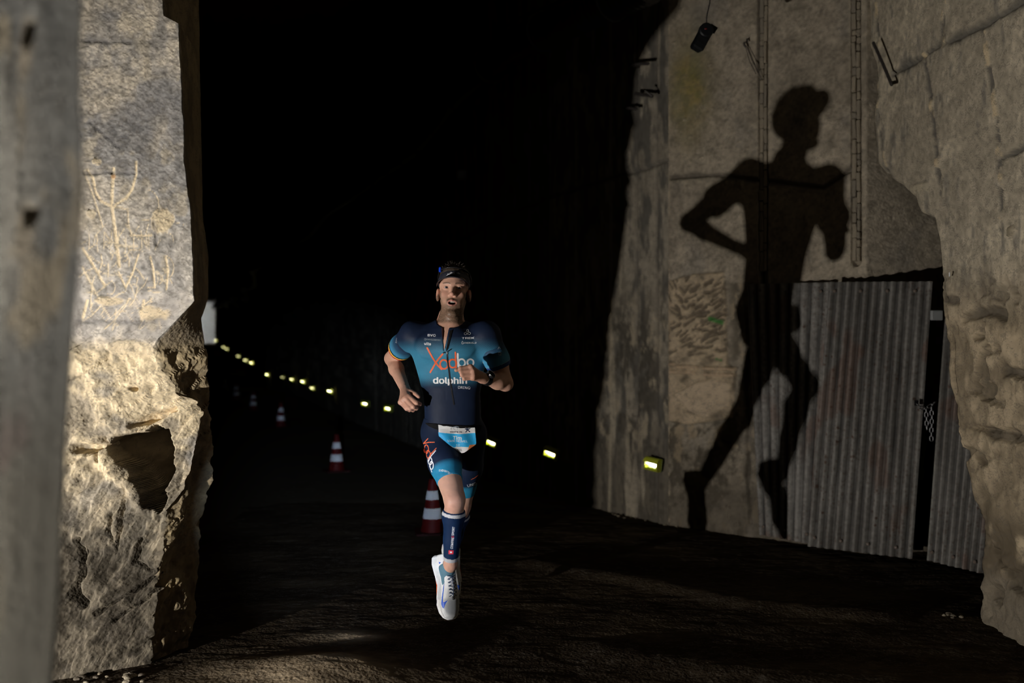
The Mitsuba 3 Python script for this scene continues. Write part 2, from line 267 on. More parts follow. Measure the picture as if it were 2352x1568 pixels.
def tunnel_wall():
    s = np.concatenate([np.arange(0, 1.6, 0.0125), np.arange(1.6, 9, 0.05), np.arange(9, 40, 0.4), np.arange(40, TS[-1], 1.5), [TS[-1]]]); z = np.concatenate([np.arange(-0.06, 4.6, 0.0165), [4.8, 5.0, 5.5]])
    U, Z = np.meshgrid(s, z, indexing='ij')
    h = 0.05 * fb(U * 0.9, Z * 0.35, 0, 4, 51) + 0.012 * fb(U * 9, Z * 2.2, 0, 4, 52) + 0.006 * fb(U * 30, Z * 12, 0, 3, 53)
    low = ss(1.2, 0.6, Z); h += low * 0.05 * fb(U * 5, Z * 2.5, 0, 5, 54)
    col = mixc(V(0.225, 0.197, 0.152), V(0.315, 0.277, 0.215), ss(-0.12, 0.15, fb(U * 5, Z * 1.5, 0, 4, 55)))
    col = mixc(col, V(0.095, 0.09, 0.08), 0.85 * ss(-0.04, 0.08, fb(U * 14, Z * 5.0, 0, 5, 56) + 0.10 * ss(2.4, 3.2, Z) * (U > 0.03)))
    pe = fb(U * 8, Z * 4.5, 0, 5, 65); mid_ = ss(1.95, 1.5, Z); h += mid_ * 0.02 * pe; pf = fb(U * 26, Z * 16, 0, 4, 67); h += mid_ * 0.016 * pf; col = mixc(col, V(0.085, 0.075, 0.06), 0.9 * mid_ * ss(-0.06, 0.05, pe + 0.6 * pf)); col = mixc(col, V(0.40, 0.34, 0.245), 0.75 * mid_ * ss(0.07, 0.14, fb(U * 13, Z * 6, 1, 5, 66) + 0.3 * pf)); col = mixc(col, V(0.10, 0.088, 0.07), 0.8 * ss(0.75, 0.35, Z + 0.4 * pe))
    col = mixc(col, V(0.46, 0.40, 0.30), 0.55 * ss(0.12, 0.2, fb(U * 11, Z * 1.2, 0, 4, 58)))
    col = col * (1 + 0.7 * fb(U * 40, Z * 30, 0, 2, 59))[..., None]
    for u0, w in ((0.13, 0.012), (0.37, 0.014)):
        d = np.abs(U - u0 - 0.02 * fb(Z * 2, 0, 0, 3, 60)); h -= 0.03 * ss(w, 0, d); col = mixc(col, RECESS_TONE, 0.5 * ss(w * 2, 0, d))
    for k in range(26):                        # pale drip lines and saw marks
        u0 = 0.7 + k * 0.33 + 0.2 * math.sin(k * 7.1); d = np.abs(U - u0 - 0.02 * fb(Z * 2, k, 0, 2, 61)); col = mixc(col, V(0.5, 0.43, 0.31), 0.5 * ss(0.035, 0, d))
    zc = 2.80 - 0.06 * U; d = np.abs(Z - zc + 0.05 * fb(U * 5, 0, 0, 3, 62)); h -= 0.03 * ss(0.02, 0, d); col = mixc(col, RECESS_TONE, 0.6 * ss(0.04, 0, d))
    fade = ss(0, 0.03, U); h *= fade
    n = tn(np.maximum(U, 0.31)); b = tp(U)
    rise = floor_rise(b[..., 1])
    return np.concatenate([b + n * h[..., None], (Z + rise)[..., None]], -1), np.clip(col, 0.02, 0.9)
P, c = tunnel_wall()
add('wall_tunnel', grid_mesh(P), ROCK, True, c, 'long dark tunnel wall running away behind the runner', 'wall', kind='structure')
# far side of the tunnel and the lit end wall
s = np.concatenate([np.arange(4, 40, 1.0), np.arange(40, TS[-1], 3.0)]); z = np.linspace(-0.1, 5.6, 20)
U, Z = np.meshgrid(s, z, indexing='ij'); b = tp(U) + tn(np.maximum(U, 0.5)) * (5.4 + 0.3 * fb(U * 0.5, Z * 0.5, 0, 3, 63))[..., None]
m = grid_mesh(np.concatenate([b, (Z + floor_rise(b[..., 1]))[..., None]], -1))
add('wall_left', m, ROCK, True, np.broadcast_to((0.22, 0.20, 0.17), (len(m.vertices), 3)), 'unlit far side of the tunnel behind the pillar', 'wall', kind='structure')
x = np.linspace(-40, -26, 60); z = np.linspace(0.9, 6.8, 40); X, Z = np.meshgrid(x, z, indexing='ij')
m = grid_mesh(np.stack([X, 99.5 + 0.4 * fb(X * 0.7, Z * 0.7, 0, 3, 64), Z], -1))
add('wall_end', m, ROCK, True, np.broadcast_to((0.62, 0.62, 0.60), (len(m.vertices), 3)), 'daylit pale stone at the far end of the tunnel', 'wall', kind='structure')

# ---------------------------------------------------------------- wall_right: the bright near rock with its free edge
XR = 2.38
def er(x, y):                                   # pixel -> (depth, height) on the plane x = XR
    d = XR * F / (x - 1176); return d, 1.4 + (784 - y) / F * d
EDGE = [(1984, -160), (1987, 0), (1992.5, 107), (2005, 143), (2008.6, 200), (2000, 268), (2006, 340), (2009, 372), (2026, 393), (2044, 411), (2069, 425), (2094, 450), (2108.6, 486), (2139, 500), (2151, 557), (2154, 594),
        (2160, 698), (2171, 801), (2181, 877), (2195, 973), (2212, 1059), (2221, 1117), (2240, 1170), (2256, 1230), (2258, 1280), (2254, 1319), (2249, 1360), (2246, 1404), (2248, 1440)]
EZ = np.array([er(*p) for p in EDGE])[::-1]
RL = lambda pts: [er(*p) for p in pts]
def right_wall():
    sv = np.concatenate([np.linspace(0, 1, 330), 1 + np.linspace(0.004, 0.5, 30)]); z = np.arange(-0.08, 4.5, 0.0095)
    S, Z = np.meshgrid(sv, z, indexing='ij')
    ed = np.interp(Z, EZ[:, 1], EZ[:, 0]) + 0.018 * fb(Z * 6, 1.0, 0, 4, 71) + 0.006 * fb(Z * 25, 2.0, 0, 3, 72)
    D = 3.1 + np.minimum(S, 1) * (ed - 3.1)
    grain = fb(D * 14, Z * 14, 0, 4, 73); blot = fb(D * 2.2, Z * 2.0, 0, 4, 74); fine = fb(D * 50, Z * 50, 0, 2, 75); str_ = fb(D * 16, Z * 5, 0, 4, 76)
    h = 0.03 * fb(D * 1.3, Z * 1.3, 0, 3, 70) + 0.006 * grain + 0.004 * str_ + 0.002 * fine
    col = mixc(V(0.44, 0.385, 0.29), V(0.56, 0.49, 0.365), ss(-0.15, 0.15, blot + 0.7 * grain))
    col = mixc(col, V(0.20, 0.185, 0.16), 0.7 * ss(0.05, 0.17, str_ + 0.3 * blot + 0.4 * grain)) * (1 + 0.8 * fine + 0.5 * grain)[..., None]
    pits = ss(0.20, 0.30, fb(D * 14, Z * 18, 0, 3, 77)) * ss(0.0, 0.12, fb(D * 2.2, Z * 2.2, 0, 2, 78)); h -= 0.014 * pits; col = mixc(col, RECESS_TONE, 0.5 * pits)
    # slanting bedding crack with its dark lip
    for line, w in ((RL([(2050, 170), (2110, 138), (2150, 110), (2190, 92), (2240, 68), (2280, 48), (2352, 0), (2420, -60)]), 0.016), (RL([(2300, 365), (2352, 340), (2420, 300)]), 0.008),
                    (RL([(2165, 640), (2190, 800), (2196, 900)]), 0.010), (RL([(2196, 978), (2260, 985), (2360, 992)]), 0.012)):
        d = seg_dist(D, Z, line) + 0.024 * fb(D * 7, Z * 7, 0, 4, 79) + 0.022 * fb(D * 28, Z * 28, 0, 3, 97); vw = 0.4 + 1.5 * noise(np.stack([D * 7, Z * 7, 0 * D], -1), 7); h -= 0.022 * ss(w * vw, 0, d); col = mixc(col, V(0.115, 0.11, 0.098), 0.85 * ss(w * 2.6 * vw, 0, d))
    # chipped vertical saw seams, fresh and pale
    for line, sd in ((RL([(2172, -60), (2168, 40), (2166, 100)]), 1), (RL([(2122, 130), (2136, 215), (2148, 320), (2156, 400), (2160, 440)]), 2), (RL([(2260, 80), (2272, 170), (2282, 240), (2292, 330), (2300, 430), (2298, 520)]), 3),
                     (RL([(2012, 10), (2016, 90), (2014, 170), (2014, 260), (2022, 330), (2036, 400)]), 4)):
        d = seg_dist(D, Z, line) + 0.01 * fb(D * 12, Z * 12, 0, 3, 80 + sd); blk = np.clip(noise(np.stack([D * 9, Z * 15, 0 * D], -1), sd) + 0.7 * fb(D * 40, Z * 40, 0, 3, 98), 0, 1)
        d = d + 0.03 * fb(D * 22, Z * 16, 0, 3, 99); k = ss(0.030, 0.016, d); h += k * (0.030 * (blk - 0.5)); col = mixc(col, mixc(V(0.14, 0.13, 0.115), V(0.68, 0.55, 0.35), ss(0.3, 0.62, blk)), 0.85 * k * ss(0.15, 0.4, np.abs(blk - 0.5) * 3 + fb(D * 4, Z * 3, 0, 2, 90)))
    # broken, browner foot
    low = ss(er(2250, 560)[1], er(2250, 760)[1], Z); rough = fb(D * 5, Z * 6, 0, 5, 91)
    h += low * (0.050 * rough + 0.04 * fb(D * 12, Z * 15, 0, 4, 92))
    col = mixc(col, mixc(V(0.25, 0.195, 0.125), V(0.55, 0.44, 0.29), ss(-0.12, 0.14, rough + 0.5 * str_ + 0.6 * grain)), 0.8 * low)
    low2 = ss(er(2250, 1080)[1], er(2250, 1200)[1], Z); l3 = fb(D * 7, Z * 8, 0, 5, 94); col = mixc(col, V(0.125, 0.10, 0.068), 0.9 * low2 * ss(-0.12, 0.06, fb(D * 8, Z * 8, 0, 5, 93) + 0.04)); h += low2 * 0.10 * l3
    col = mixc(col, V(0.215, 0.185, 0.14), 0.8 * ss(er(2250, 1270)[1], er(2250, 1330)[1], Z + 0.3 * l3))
    rec = fb(D * 6, Z * 9, 2, 5, 130); km = low * ss(0.07, 0.15, rec); h -= 0.035 * km; col = mixc(col, V(0.12, 0.10, 0.072), 0.7 * km)
    for pts, dep in (([(2215, 730), (2240, 718), (2275, 716), (2300, 724)], 0.05), ([(2300, 850), (2330, 856), (2350, 858)], 0.05), ([(2265, 990), (2300, 1000), (2352, 1010)], 0.04), ([(2180, 690), (2200, 692)], 0.03)):   # dark pick holes with an overhanging lip
        d = seg_dist(D, Z, RL(pts)) + 0.07 * fb(D * 11, Z * 13, 0, 4, 96); k = ss(0.036, 0.008, d); h -= dep * 0.7 * k; col = mixc(col, V(0.11, 0.095, 0.075), 0.75 * k)
    d = seg_dist(D, Z, RL([(2095, 437), (2130, 428)])); k = ss(0.035, 0.02, d); h += 0.01 * k; col = mixc(col, V(0.55, 0.48, 0.34), 0.6 * k)
    x0, z0 = er(2324, 532); k = ss(0.028, 0.018, np.maximum(np.abs(D - x0), np.abs(Z - z0))); h += 0.02 * k; col = mixc(col, V(0.26, 0.22, 0.15), 0.8 * k)
    # rounded edge that turns back into the cavity
    r = np.clip(S - 1, 0, 1) / 0.5
    h = h + 0.012 * ss(0.9, 1.0, S) * fb(D * 10, Z * 9, 0, 3, 95) - 0.02 * ss(0.965, 1.0, S) ** 2
    Xp = XR - h + np.where(S > 1, 0.9 * r, 0); Yp = D - np.where(S > 1, 0.35 * r, 0) + 0.02 * np.sin(np.pi * np.clip(r * 3, 0, 1))
    return np.stack([Xp, Yp, Z], -1), np.clip(col, 0.02, 0.9)
P, c = right_wall()
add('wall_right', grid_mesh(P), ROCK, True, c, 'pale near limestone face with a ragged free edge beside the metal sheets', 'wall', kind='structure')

# ---------------------------------------------------------------- the stone pillar at the left
def pk(z): return np.interp(z, [0, 0.3, 1.1, 1.45, 1.6, 3], [0.72, 0.66, 0.52, 0.16, 0.0, 0.0])
def pp(x, y):                                    # pixel -> (x, z) on the pillar's front face y = 4.12 + k(z) (x + 1.95)
    q = (x - 1176) / F; d = 4.3
    for _ in range(6):
        z = 1.4 + (784 - y) / F * d; k = pk(z); X = q * (4.12 + 1.95 * k) / (1 - q * k); d = 4.12 + k * (X + 1.95)
    return X, 1.4 + (784 - y) / F * d
PE = np.array([pp(*p) for p in [(374, -60), (376, 36), (409, 54), (412, 110), (416, 160), (418, 240), (424, 300), (421, 370), (430, 430), (437, 480), (441, 560), (445, 650), (446, 690), (424, 715), (396, 745), (362, 778), (352, 800), (366, 850), (392, 880), (404, 905), (448, 925), (463, 945),
      (452, 1000), (436, 1065), (412, 1125), (380, 1175), (370, 1234), (360, 1300), (352, 1400), (345, 1524), (343, 1600)]])[::-1]
SDF_ = lambda z: np.interp(z, [0, 0.5, 0.9, 1.2, 1.5, 1.6, 1.8, 3], [4.62, 4.60, 4.55, 4.46, 4.37, 4.50, 4.6, 4.6])
sil_d = lambda w: SDF_(1.4 + (784 - w) / F * 4.5)
SIL = np.array([((q - 1176) / F * sil_d(w), 1.4 + (784 - w) / F * sil_d(w)) for q, w in [(456, -60), (459, 150), (462, 300), (466, 500), (474, 700), (478, 850), (484, 950), (489, 1030), (487, 1090), (470, 1130), (457, 1200), (453, 1300), (443, 1400), (430, 1480), (428, 1600)]])[::-1]
PL = lambda pts: [pp(*p) for p in pts]
def pillar():
    nf = 210
    z = np.arange(-0.08, 4.6, 0.0065); z = np.concatenate([z[z < 3.1], np.arange(3.1, 5.6, 0.05)])
    sv = np.concatenate([-1 + np.linspace(0, 1, 40)[:-1], np.linspace(0, 1, nf), 1 + np.linspace(0, 1, 80)[1:], 2 + np.linspace(0, 1, 24)[1:]])
    S, Z = np.meshgrid(sv, z, indexing='ij')
    ed = np.interp(Z, PE[:, 1], PE[:, 0]) + 0.010 * fb(Z * 9, 3.0, 0, 4, 101) + 0.010 * fb(Z * 26, 5.0, 0, 3, 102)
    si = np.interp(Z, SIL[:, 1], SIL[:, 0])
    X = np.where(S < 0, -1.95 + S * 2.6, np.where(S <= 1, -1.95 + S * (ed + 1.95), np.where(S <= 2, ed + (si - ed) * (S - 1), si - 0.62 * (S - 2))))
    Ye = 4.12 + pk(Z) * (ed + 1.95); SD = np.maximum(SDF_(Z), Ye + 0.04)
    Y = np.where(S < 0, 4.12 + 0.5 * S, np.where(S <= 1, 4.12 + pk(Z) * (X + 1.95), np.where(S <= 2, Ye + (SD - Ye) * np.clip(S - 1, 0, 1), SD + 1.5 * (S - 2))))
    u = X; tz = 1.41 + 0.05 * fb(u * 6, 0, 0, 3, 118) - 0.06 * (X + 1.6)
    low = ss(tz + 0.02, tz - 0.07, Z); up = 1 - low
    front = ss(1.06, 1.0, S); inn = ss(1.0, 0.9, S)
    fine = fb(u * 70, Z * 70, Y * 70, 2, 103); grain = fb(u * 26, Z * 26, Y * 26, 4, 104); blot = fb(u * 3, Z * 3.4, Y * 3, 4, 105)
    h = 0.008 * blot + 0.006 * grain + 0.0022 * fine
    col = mixc(V(0.36, 0.335, 0.30), V(0.47, 0.415, 0.33), ss(-0.14, 0.16, blot + 0.7 * grain))
    sm = fb(u * 4 - Z * 1.5, Z * 4 + u, 0, 4, 107)
    soot = ss(0.06, 0.30, sm + 0.30 * np.exp(-((Z - 2.28) / 0.2) ** 2) + 0.28 * np.exp(-((Z - 2.10 + 0.45 * (X + 1.42)) / 0.10) ** 2) + 0.5 * grain - 0.06)
    col = mixc(col, V(0.15, 0.152, 0.16), 0.8 * soot * up)
    zone = np.exp(-((Z - 1.72) / 0.33) ** 2); col = mixc(col, V(0.375, 0.36, 0.335), 0.65 * zone * up)
    col = mixc(col, V(0.52, 0.45, 0.33), 0.5 * ss(0.1, 0.22, fb(u * 13, Z * 13, 0, 4, 119)) * up)
    col = col * (1 + 0.9 * fine + 1.1 * grain)[..., None]
    # scratched drawings: a trident above a tangle of lines
    cv = [([(200, 390), (214, 410), (219, 440), (232, 462), (256, 474)], 0.0056), ([(313, 372), (313, 400), (303, 435), (290, 455), (258, 475)], 0.0056), ([(261, 388), (259, 420), (257, 470), (266, 540), (274, 612)], 0.0072), ([(257, 474), (293, 480), (296, 520), (302, 538)], 0.0034),
          ([(193, 392), (215, 450), (230, 500), (236, 520)], 0.0036), ([(190, 570), (215, 610), (240, 655)], 0.0055), ([(190, 615), (230, 690)], 0.004), ([(318, 585), (305, 625), (288, 660), (272, 625)], 0.0045), ([(345, 590), (352, 620), (355, 660)], 0.0048), ([(380, 590), (386, 620), (382, 665)], 0.0045), ([(300, 540), (325, 542), (348, 540)], 0.0045), ([(190, 730), (200, 690)], 0.006), ([(325, 735), (330, 690)], 0.006)]
    r2 = np.random.default_rng(4)
    for k in range(64):
        x0 = r2.uniform(192, 385); y0 = r2.uniform(500, 725); a = r2.choice([1.2, 1.45, 1.75, 2.1, 0.05, 2.4, 0.9]) + r2.normal(0, 0.2); L = r2.uniform(14, 58)
        mx, my = r2.normal(0, 4, 2)
        cv.append(([(x0, y0), (x0 + L / 2 * math.cos(a) + mx, y0 + L / 2 * math.sin(a) + my), (x0 + L * math.cos(a), y0 + L * math.sin(a))], r2.uniform(0.0014, 0.0034)))
    for cx, cy, rr in ((335, 470, 30), (375, 615, 24), (250, 660, 14), (345, 640, 18), (285, 590, 8)):
        cv.append(([(cx + rr * math.cos(t), cy + rr * 1.2 * math.sin(t)) for t in np.linspace(-1.7, 1.9, 9)], 0.0022))
    for k in range(9):
        y0 = 535 + r2.uniform(-6, 6); x0 = 205 + 17 * k; cv.append(([(x0, y0), (x0 + r2.uniform(-3, 3), y0 + 38)], 0.0022))
    cut = np.zeros_like(X)
    w = (Z > 1.35) & (Z < 2.3) & (S >= 0) & (S <= 1.02)
    uu, zz = X[w], Z[w]; cc = np.zeros(len(uu)); jit = 0.0045 * fb(uu * 50, zz * 50, 0, 3, 108)
    for pts, wd in cv:
        cc = np.maximum(cc, (1.0 if wd > 0.0042 else 0.72) * ss(wd * 1.45, wd * 0.4, seg_dist(uu, zz, PL(pts)) + jit))
    cut[w] = cc; h -= 0.0028 * cut; col = mixc(col, CREAM * 1.16, 0.95 * cut)
    for (x0, y0, rx, ry, ww) in ((375, 512, 0.045, 0.055, 0.95), (223, 372, 0.024, 0.016, 0.8), (252, 692, 0.055, 0.022, 0.8), (352, 722, 0.06, 0.035, 0.9), (210, 490, 0.022, 0.02, 0.6), (300, 800, 0.1, 0.03, 0.6)):   # fresh chips
        a0, b0 = pp(x0, y0); d = np.hypot((X - a0) / rx, (Z - b0) / ry) + 1.6 * fb(X * 18, Z * 18, 0, 4, 109); k = ss(1.05, 0.75, d); h += (0.006 - 0.008 * (X - a0) / rx) * k + 0.01 * k * fb(X * 20, Z * 20, 0, 3, 120); col = mixc(col, CREAM, ww * k)
    a0, b0 = pp(260, 405); k = ss(0.016, 0.006, np.hypot(X - a0, Z - b0) + 0.012 * grain); col = mixc(col, V(0.50, 0.22, 0.05), 0.7 * k)
    for pts, wd in (([(190, 92), (245, 95), (300, 96)], 0.006), ([(190, 398), (250, 396), (310, 398)], 0.005), ([(180, 738), (240, 738), (330, 740), (366, 733)], 0.008), ([(355, 510), (360, 560)], 0.006), ([(205, 280), (240, 310), (275, 340)], 0.005)):   # ledges
        d = seg_dist(X, Z, PL(pts)) + 0.020 * fb(X * 12, Z * 12, 0, 4, 110) + 0.014 * fb(X * 45, Z * 45, 0, 3, 129); vw = 0.3 + 1.6 * noise(np.stack([X * 16, Z * 16, 0 * X], -1), 8); k = ss(wd * vw, 0, d); h -= 0.0045 * k * front; col = mixc(col, V(0.13, 0.128, 0.13), 0.6 * ss(wd * 2.4 * vw, 0, d))
    # the quarry-broken lower half, cream and flaking
    rough = fb(u * 4, Z * 4, Y * 4, 5, 111)
    p1, p2 = u * 0.80 + Z * 0.60, Z * 0.80 - u * 0.60                       # the slanting grain of the break
    wv = 0.12 * fb(u * 3, Z * 3, 0, 3, 121)
    lay = (p2 + wv + 0.05 * rough) * 10.0; step = lay - np.floor(lay); amp = noise(np.stack([np.floor(lay) * 3.1, p1 * 5, 0 * u], -1), 5)
    rid = 1 - 2 * np.abs(fb(p1 * 5 + 3 * wv, p2 * 9, Y * 3, 5, 112))
    rid2 = 1 - 2 * np.abs(fb(p1 * 11, p2 * 17 + 4 * wv, Y * 6, 4, 117))
    chunk = fb(u * 9, Z * 7, Y * 7, 5, 122)
    q1, q2 = u * 0.42 + Z * 0.91, Z * 0.42 - u * 0.91                       # ... and its steep flutes
    flu = 1 - 2 * np.abs(fb(q1 * 5, q2 * 17 + 5 * wv, Y * 4, 4, 127))
    h += low * (0.07 * rough + 0.040 * (rid - 0.85) + 0.020 * (rid2 - 0.8) + 0.014 * (step - 0.5) * amp + 0.06 * chunk + 0.040 * (flu - 0.8) * ss(1.25, 0.85, Z) + 0.016 * fb(u * 30, Z * 22, Y * 25, 3, 128))
    hiz = ss(1.02, 1.18, Z); lowc = mixc(V(0.39, 0.335, 0.25), CREAM, ss(-0.10, 0.14, blot + 0.5 * chunk + 0.5 * grain + 0.16 * hiz)); lowc = mixc(lowc, V(0.25, 0.245, 0.24), 0.7 * ss(0.06, 0.2, fb(u * 5, Z * 6, Y * 5, 4, 113) - 0.09 * hiz))
    bot = ss(0.95, 0.55, Z); lowc = mixc(lowc, mixc(V(0.11, 0.098, 0.078), V(0.27, 0.23, 0.17), ss(-0.12, 0.15, chunk + 0.6 * grain + 0.3 * (flu - 0.8))), 0.95 * bot); lowc = mixc(lowc, mixc(V(0.055, 0.047, 0.036), V(0.125, 0.108, 0.082), ss(-0.1, 0.12, chunk + 0.8 * grain)), 0.92 * ss(0.60, 0.34, Z + 0.35 * rough + 0.5 * (X + 1.62)))  # foot painted darker: soil together with its dimmer light
    lowc = lowc * (1 + 0.8 * grain + 0.6 * fine)[..., None]
    col = mixc(col, lowc, low)
    # dark slanting overhang, clefts, and the hollow: a wedge cut in from the left lip to the right
    for pts, dep, wd in (([(300, 975), (345, 958), (385, 945), (408, 938)], 0.07, 0.020), ([(172, 1030), (205, 1030), (238, 1022)], 0.06, 0.016), ([(255, 878), (285, 888), (310, 893)], 0.035, 0.010), ([(180, 1240), (190, 1300), (176, 1360), (196, 1385)], 0.07, 0.018), ([(200, 1255), (190, 1320)], 0.05, 0.012),
                     ([(222, 1410), (300, 1362), (372, 1308)], 0.06, 0.013), ([(262, 1425), (330, 1378), (372, 1340)], 0.05, 0.012), ([(255, 1180), (250, 1220), (262, 1250)], 0.03, 0.009), ([(280, 1150), (278, 1210), (262, 1270)], 0.035, 0.009), ([(318, 1240), (310, 1290), (345, 1310)], 0.04, 0.010), ([(232, 1010), (225, 1050)], 0.04, 0.012)):
        d = seg_dist(X, Z, PL(pts)) + 0.045 * fb(X * 10, Z * 10, 0, 4, 123) ; h -= dep * ss(wd, wd * 0.1, d) * front
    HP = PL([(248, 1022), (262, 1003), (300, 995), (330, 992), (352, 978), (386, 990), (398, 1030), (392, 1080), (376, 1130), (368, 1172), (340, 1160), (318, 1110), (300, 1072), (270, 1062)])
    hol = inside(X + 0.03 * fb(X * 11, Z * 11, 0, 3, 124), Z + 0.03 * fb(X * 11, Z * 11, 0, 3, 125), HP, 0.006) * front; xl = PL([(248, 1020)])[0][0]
    k = ss(0.05, 0.0, seg_dist(X, Z, PL([(235, 1040), (262, 1080), (300, 1105), (330, 1165)]))) * (1 - hol) * front; h += 0.035 * k
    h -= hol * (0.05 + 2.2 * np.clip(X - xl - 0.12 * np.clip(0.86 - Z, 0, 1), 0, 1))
    col = mixc(col, V(0.15, 0.12, 0.085) * (1 + 0.8 * grain)[..., None], 0.9 * hol)  # the hollow's shade is painted in as a dark brown
    side = ss(1.0, 1.1, S)
    col = mixc(col, mixc(V(0.22, 0.17, 0.10), V(0.36, 0.28, 0.16), ss(-0.1, 0.15, chunk)), 0.8 * side)
    h += side * 0.03 * rough * low * ss(2, 1.7, S)
    nx = np.where(S <= 1, -0.75 * pk(Z) * (1 - hol), 0.95); ny = np.where(S <= 1, -1.0, -0.30); nl = np.hypot(nx, ny)
    return np.stack([X + nx / nl * h, Y + ny / nl * h, Z], -1), np.clip(col, 0.02, 0.85)
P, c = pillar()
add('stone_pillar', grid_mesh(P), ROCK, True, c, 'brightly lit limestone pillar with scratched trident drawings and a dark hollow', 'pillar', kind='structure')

# ---------------------------------------------------------------- wall_front: blurred rock edge close to the camera
def front_rock():
    FE = np.array([((q - 1176) / F * 1.3, 1.4 + (784 - w) / F * 1.3) for q, w in [(183, -300), (189, 0), (186, 200), (193, 400), (186, 560), (176, 700), (165, 850), (152, 1000), (142, 1200), (132, 1400), (118, 1568), (70, 2200), (40, 3300)]])[::-1]
    z = np.arange(-0.08, 3.2, 0.011); sv = np.concatenate([np.linspace(0, 1, 150), 1 + np.linspace(0.01, 1, 40)])
    S, Z = np.meshgrid(sv, z, indexing='ij'); ex = np.interp(Z, FE[:, 1], FE[:, 0])
    t = np.clip(1 - S, 0, 1); r = np.clip(S - 1, 0, 1)
    X = ex - 0.78 * t - 0.46 * r; Y = 1.3 + 0.905 * t + 0.9 * r - 0.02 * np.sin(np.pi * np.clip(4 * r, 0, 1))
    w = t * 1.35
    b1 = fb(w * 2, Z * 1.6, 0, 4, 121); b2 = fb(w * 9, Z * 4, 0, 4, 122)
    h = 0.05 * b1 + 0.022 * b2 + 0.006 * fb(w * 30, Z * 20, 0, 3, 123)
    h = h * ss(0, 0.08, t + 2 * r)
    col = mixc(V(0.29, 0.288, 0.27), V(0.52, 0.495, 0.43), ss(-0.12, 0.14, b1 + 0.5 * b2)); col = mixc(col, V(0.52, 0.44, 0.31), 0.75 * ss(0.06, 0.16, fb(w * 7, Z * 7, 0, 3, 124)))
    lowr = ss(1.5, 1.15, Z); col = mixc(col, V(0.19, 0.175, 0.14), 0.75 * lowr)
    col = mixc(col, V(0.27, 0.13, 0.13), 0.25 * ss(0.1, 0.2, fb(w * 5, Z * 5, 0, 3, 125)) * lowr)
    for q, y0, rr, dep, rz in ((70, 488, 0.008, 0.035, 0.010), (62, 62, 0.009, 0.035, 0.015)):        # dark sockets
        dd = (q - 1176) / F
        tt = (-0.56 - dd * 1.3) / (0.78 + dd * 0.905); zz = 1.4 + (784 - y0) / F * (1.3 + 0.905 * tt)
        k = ss(1.3, 0.6, np.hypot((t - tt) / (rr * 2.6), (Z - zz) / rz)); h -= dep * 1.6 * k; col = mixc(col, V(0.06, 0.055, 0.045), 0.8 * k)
        k = ss(1.3, 0.6, np.hypot((t - tt - 0.02) / (rr * 4), (Z - zz + 0.03) / 0.05)); col = mixc(col, V(0.58, 0.47, 0.32), 0.5 * k)
    n = V(-0.757, -0.653)
    return np.stack([X + n[0] * h, Y + n[1] * h, Z], -1), np.clip(col, 0.02, 0.85)
P, c = front_rock()
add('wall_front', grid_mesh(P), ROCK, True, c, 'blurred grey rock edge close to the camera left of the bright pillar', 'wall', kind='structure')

# ================================================================ the runner: a distance field, meshed by surface nets
class Field:
    def __init__(s): s.ops = []
    def add(s, fn, c, r, k=0.02, mode='u'): s.ops.append((fn, np.asarray(c, float), float(r), k, mode)); return s
    def cone(s, a, b, ra, rb, k=0.02, mode='u'):
        a, b = np.asarray(a, float), np.asarray(b, float); w = b - a; ww = w @ w
        def f(p):
            t = np.clip(((p - a) @ w) / ww, 0, 1); return np.linalg.norm(p - a - t[:, None] * w, axis=1) - (ra + (rb - ra) * t)
        return s.add(f, (a + b) / 2, math.sqrt(ww) / 2 + max(ra, rb), k, mode)
    def ell(s, c, r, k=0.02, mode='u', R=None):
        c, r = np.asarray(c, float), np.asarray(r, float)
        def f(p):
            q = (p - c) if R is None else (p - c) @ R
            k0 = np.linalg.norm(q / r, axis=1); k1 = np.linalg.norm(q / (r * r), axis=1); return k0 * (k0 - 1) / np.maximum(k1, 1e-6)
        return s.add(f, c, max(r), k, mode)
    def eval(s, p, c=None, R=0.0):
        d = np.full(len(p), 1.0)
        for fn, oc, orad, k, mode in s.ops:
            if c is not None and np.linalg.norm(oc - c) - orad > R + 0.05: continue
            e = fn(p)
            if mode == 'u': h = np.maximum(k - np.abs(d - e), 0); d = np.minimum(d, e) - h * h / (4 * k)
            elif mode == 's': e = -e; h = np.maximum(k - np.abs(d - e), 0); d = np.maximum(d, e) + h * h / (4 * k)
            else: h = np.maximum(k - np.abs(d - e), 0); d = np.maximum(d, e) + h * h / (4 * k)
        return d
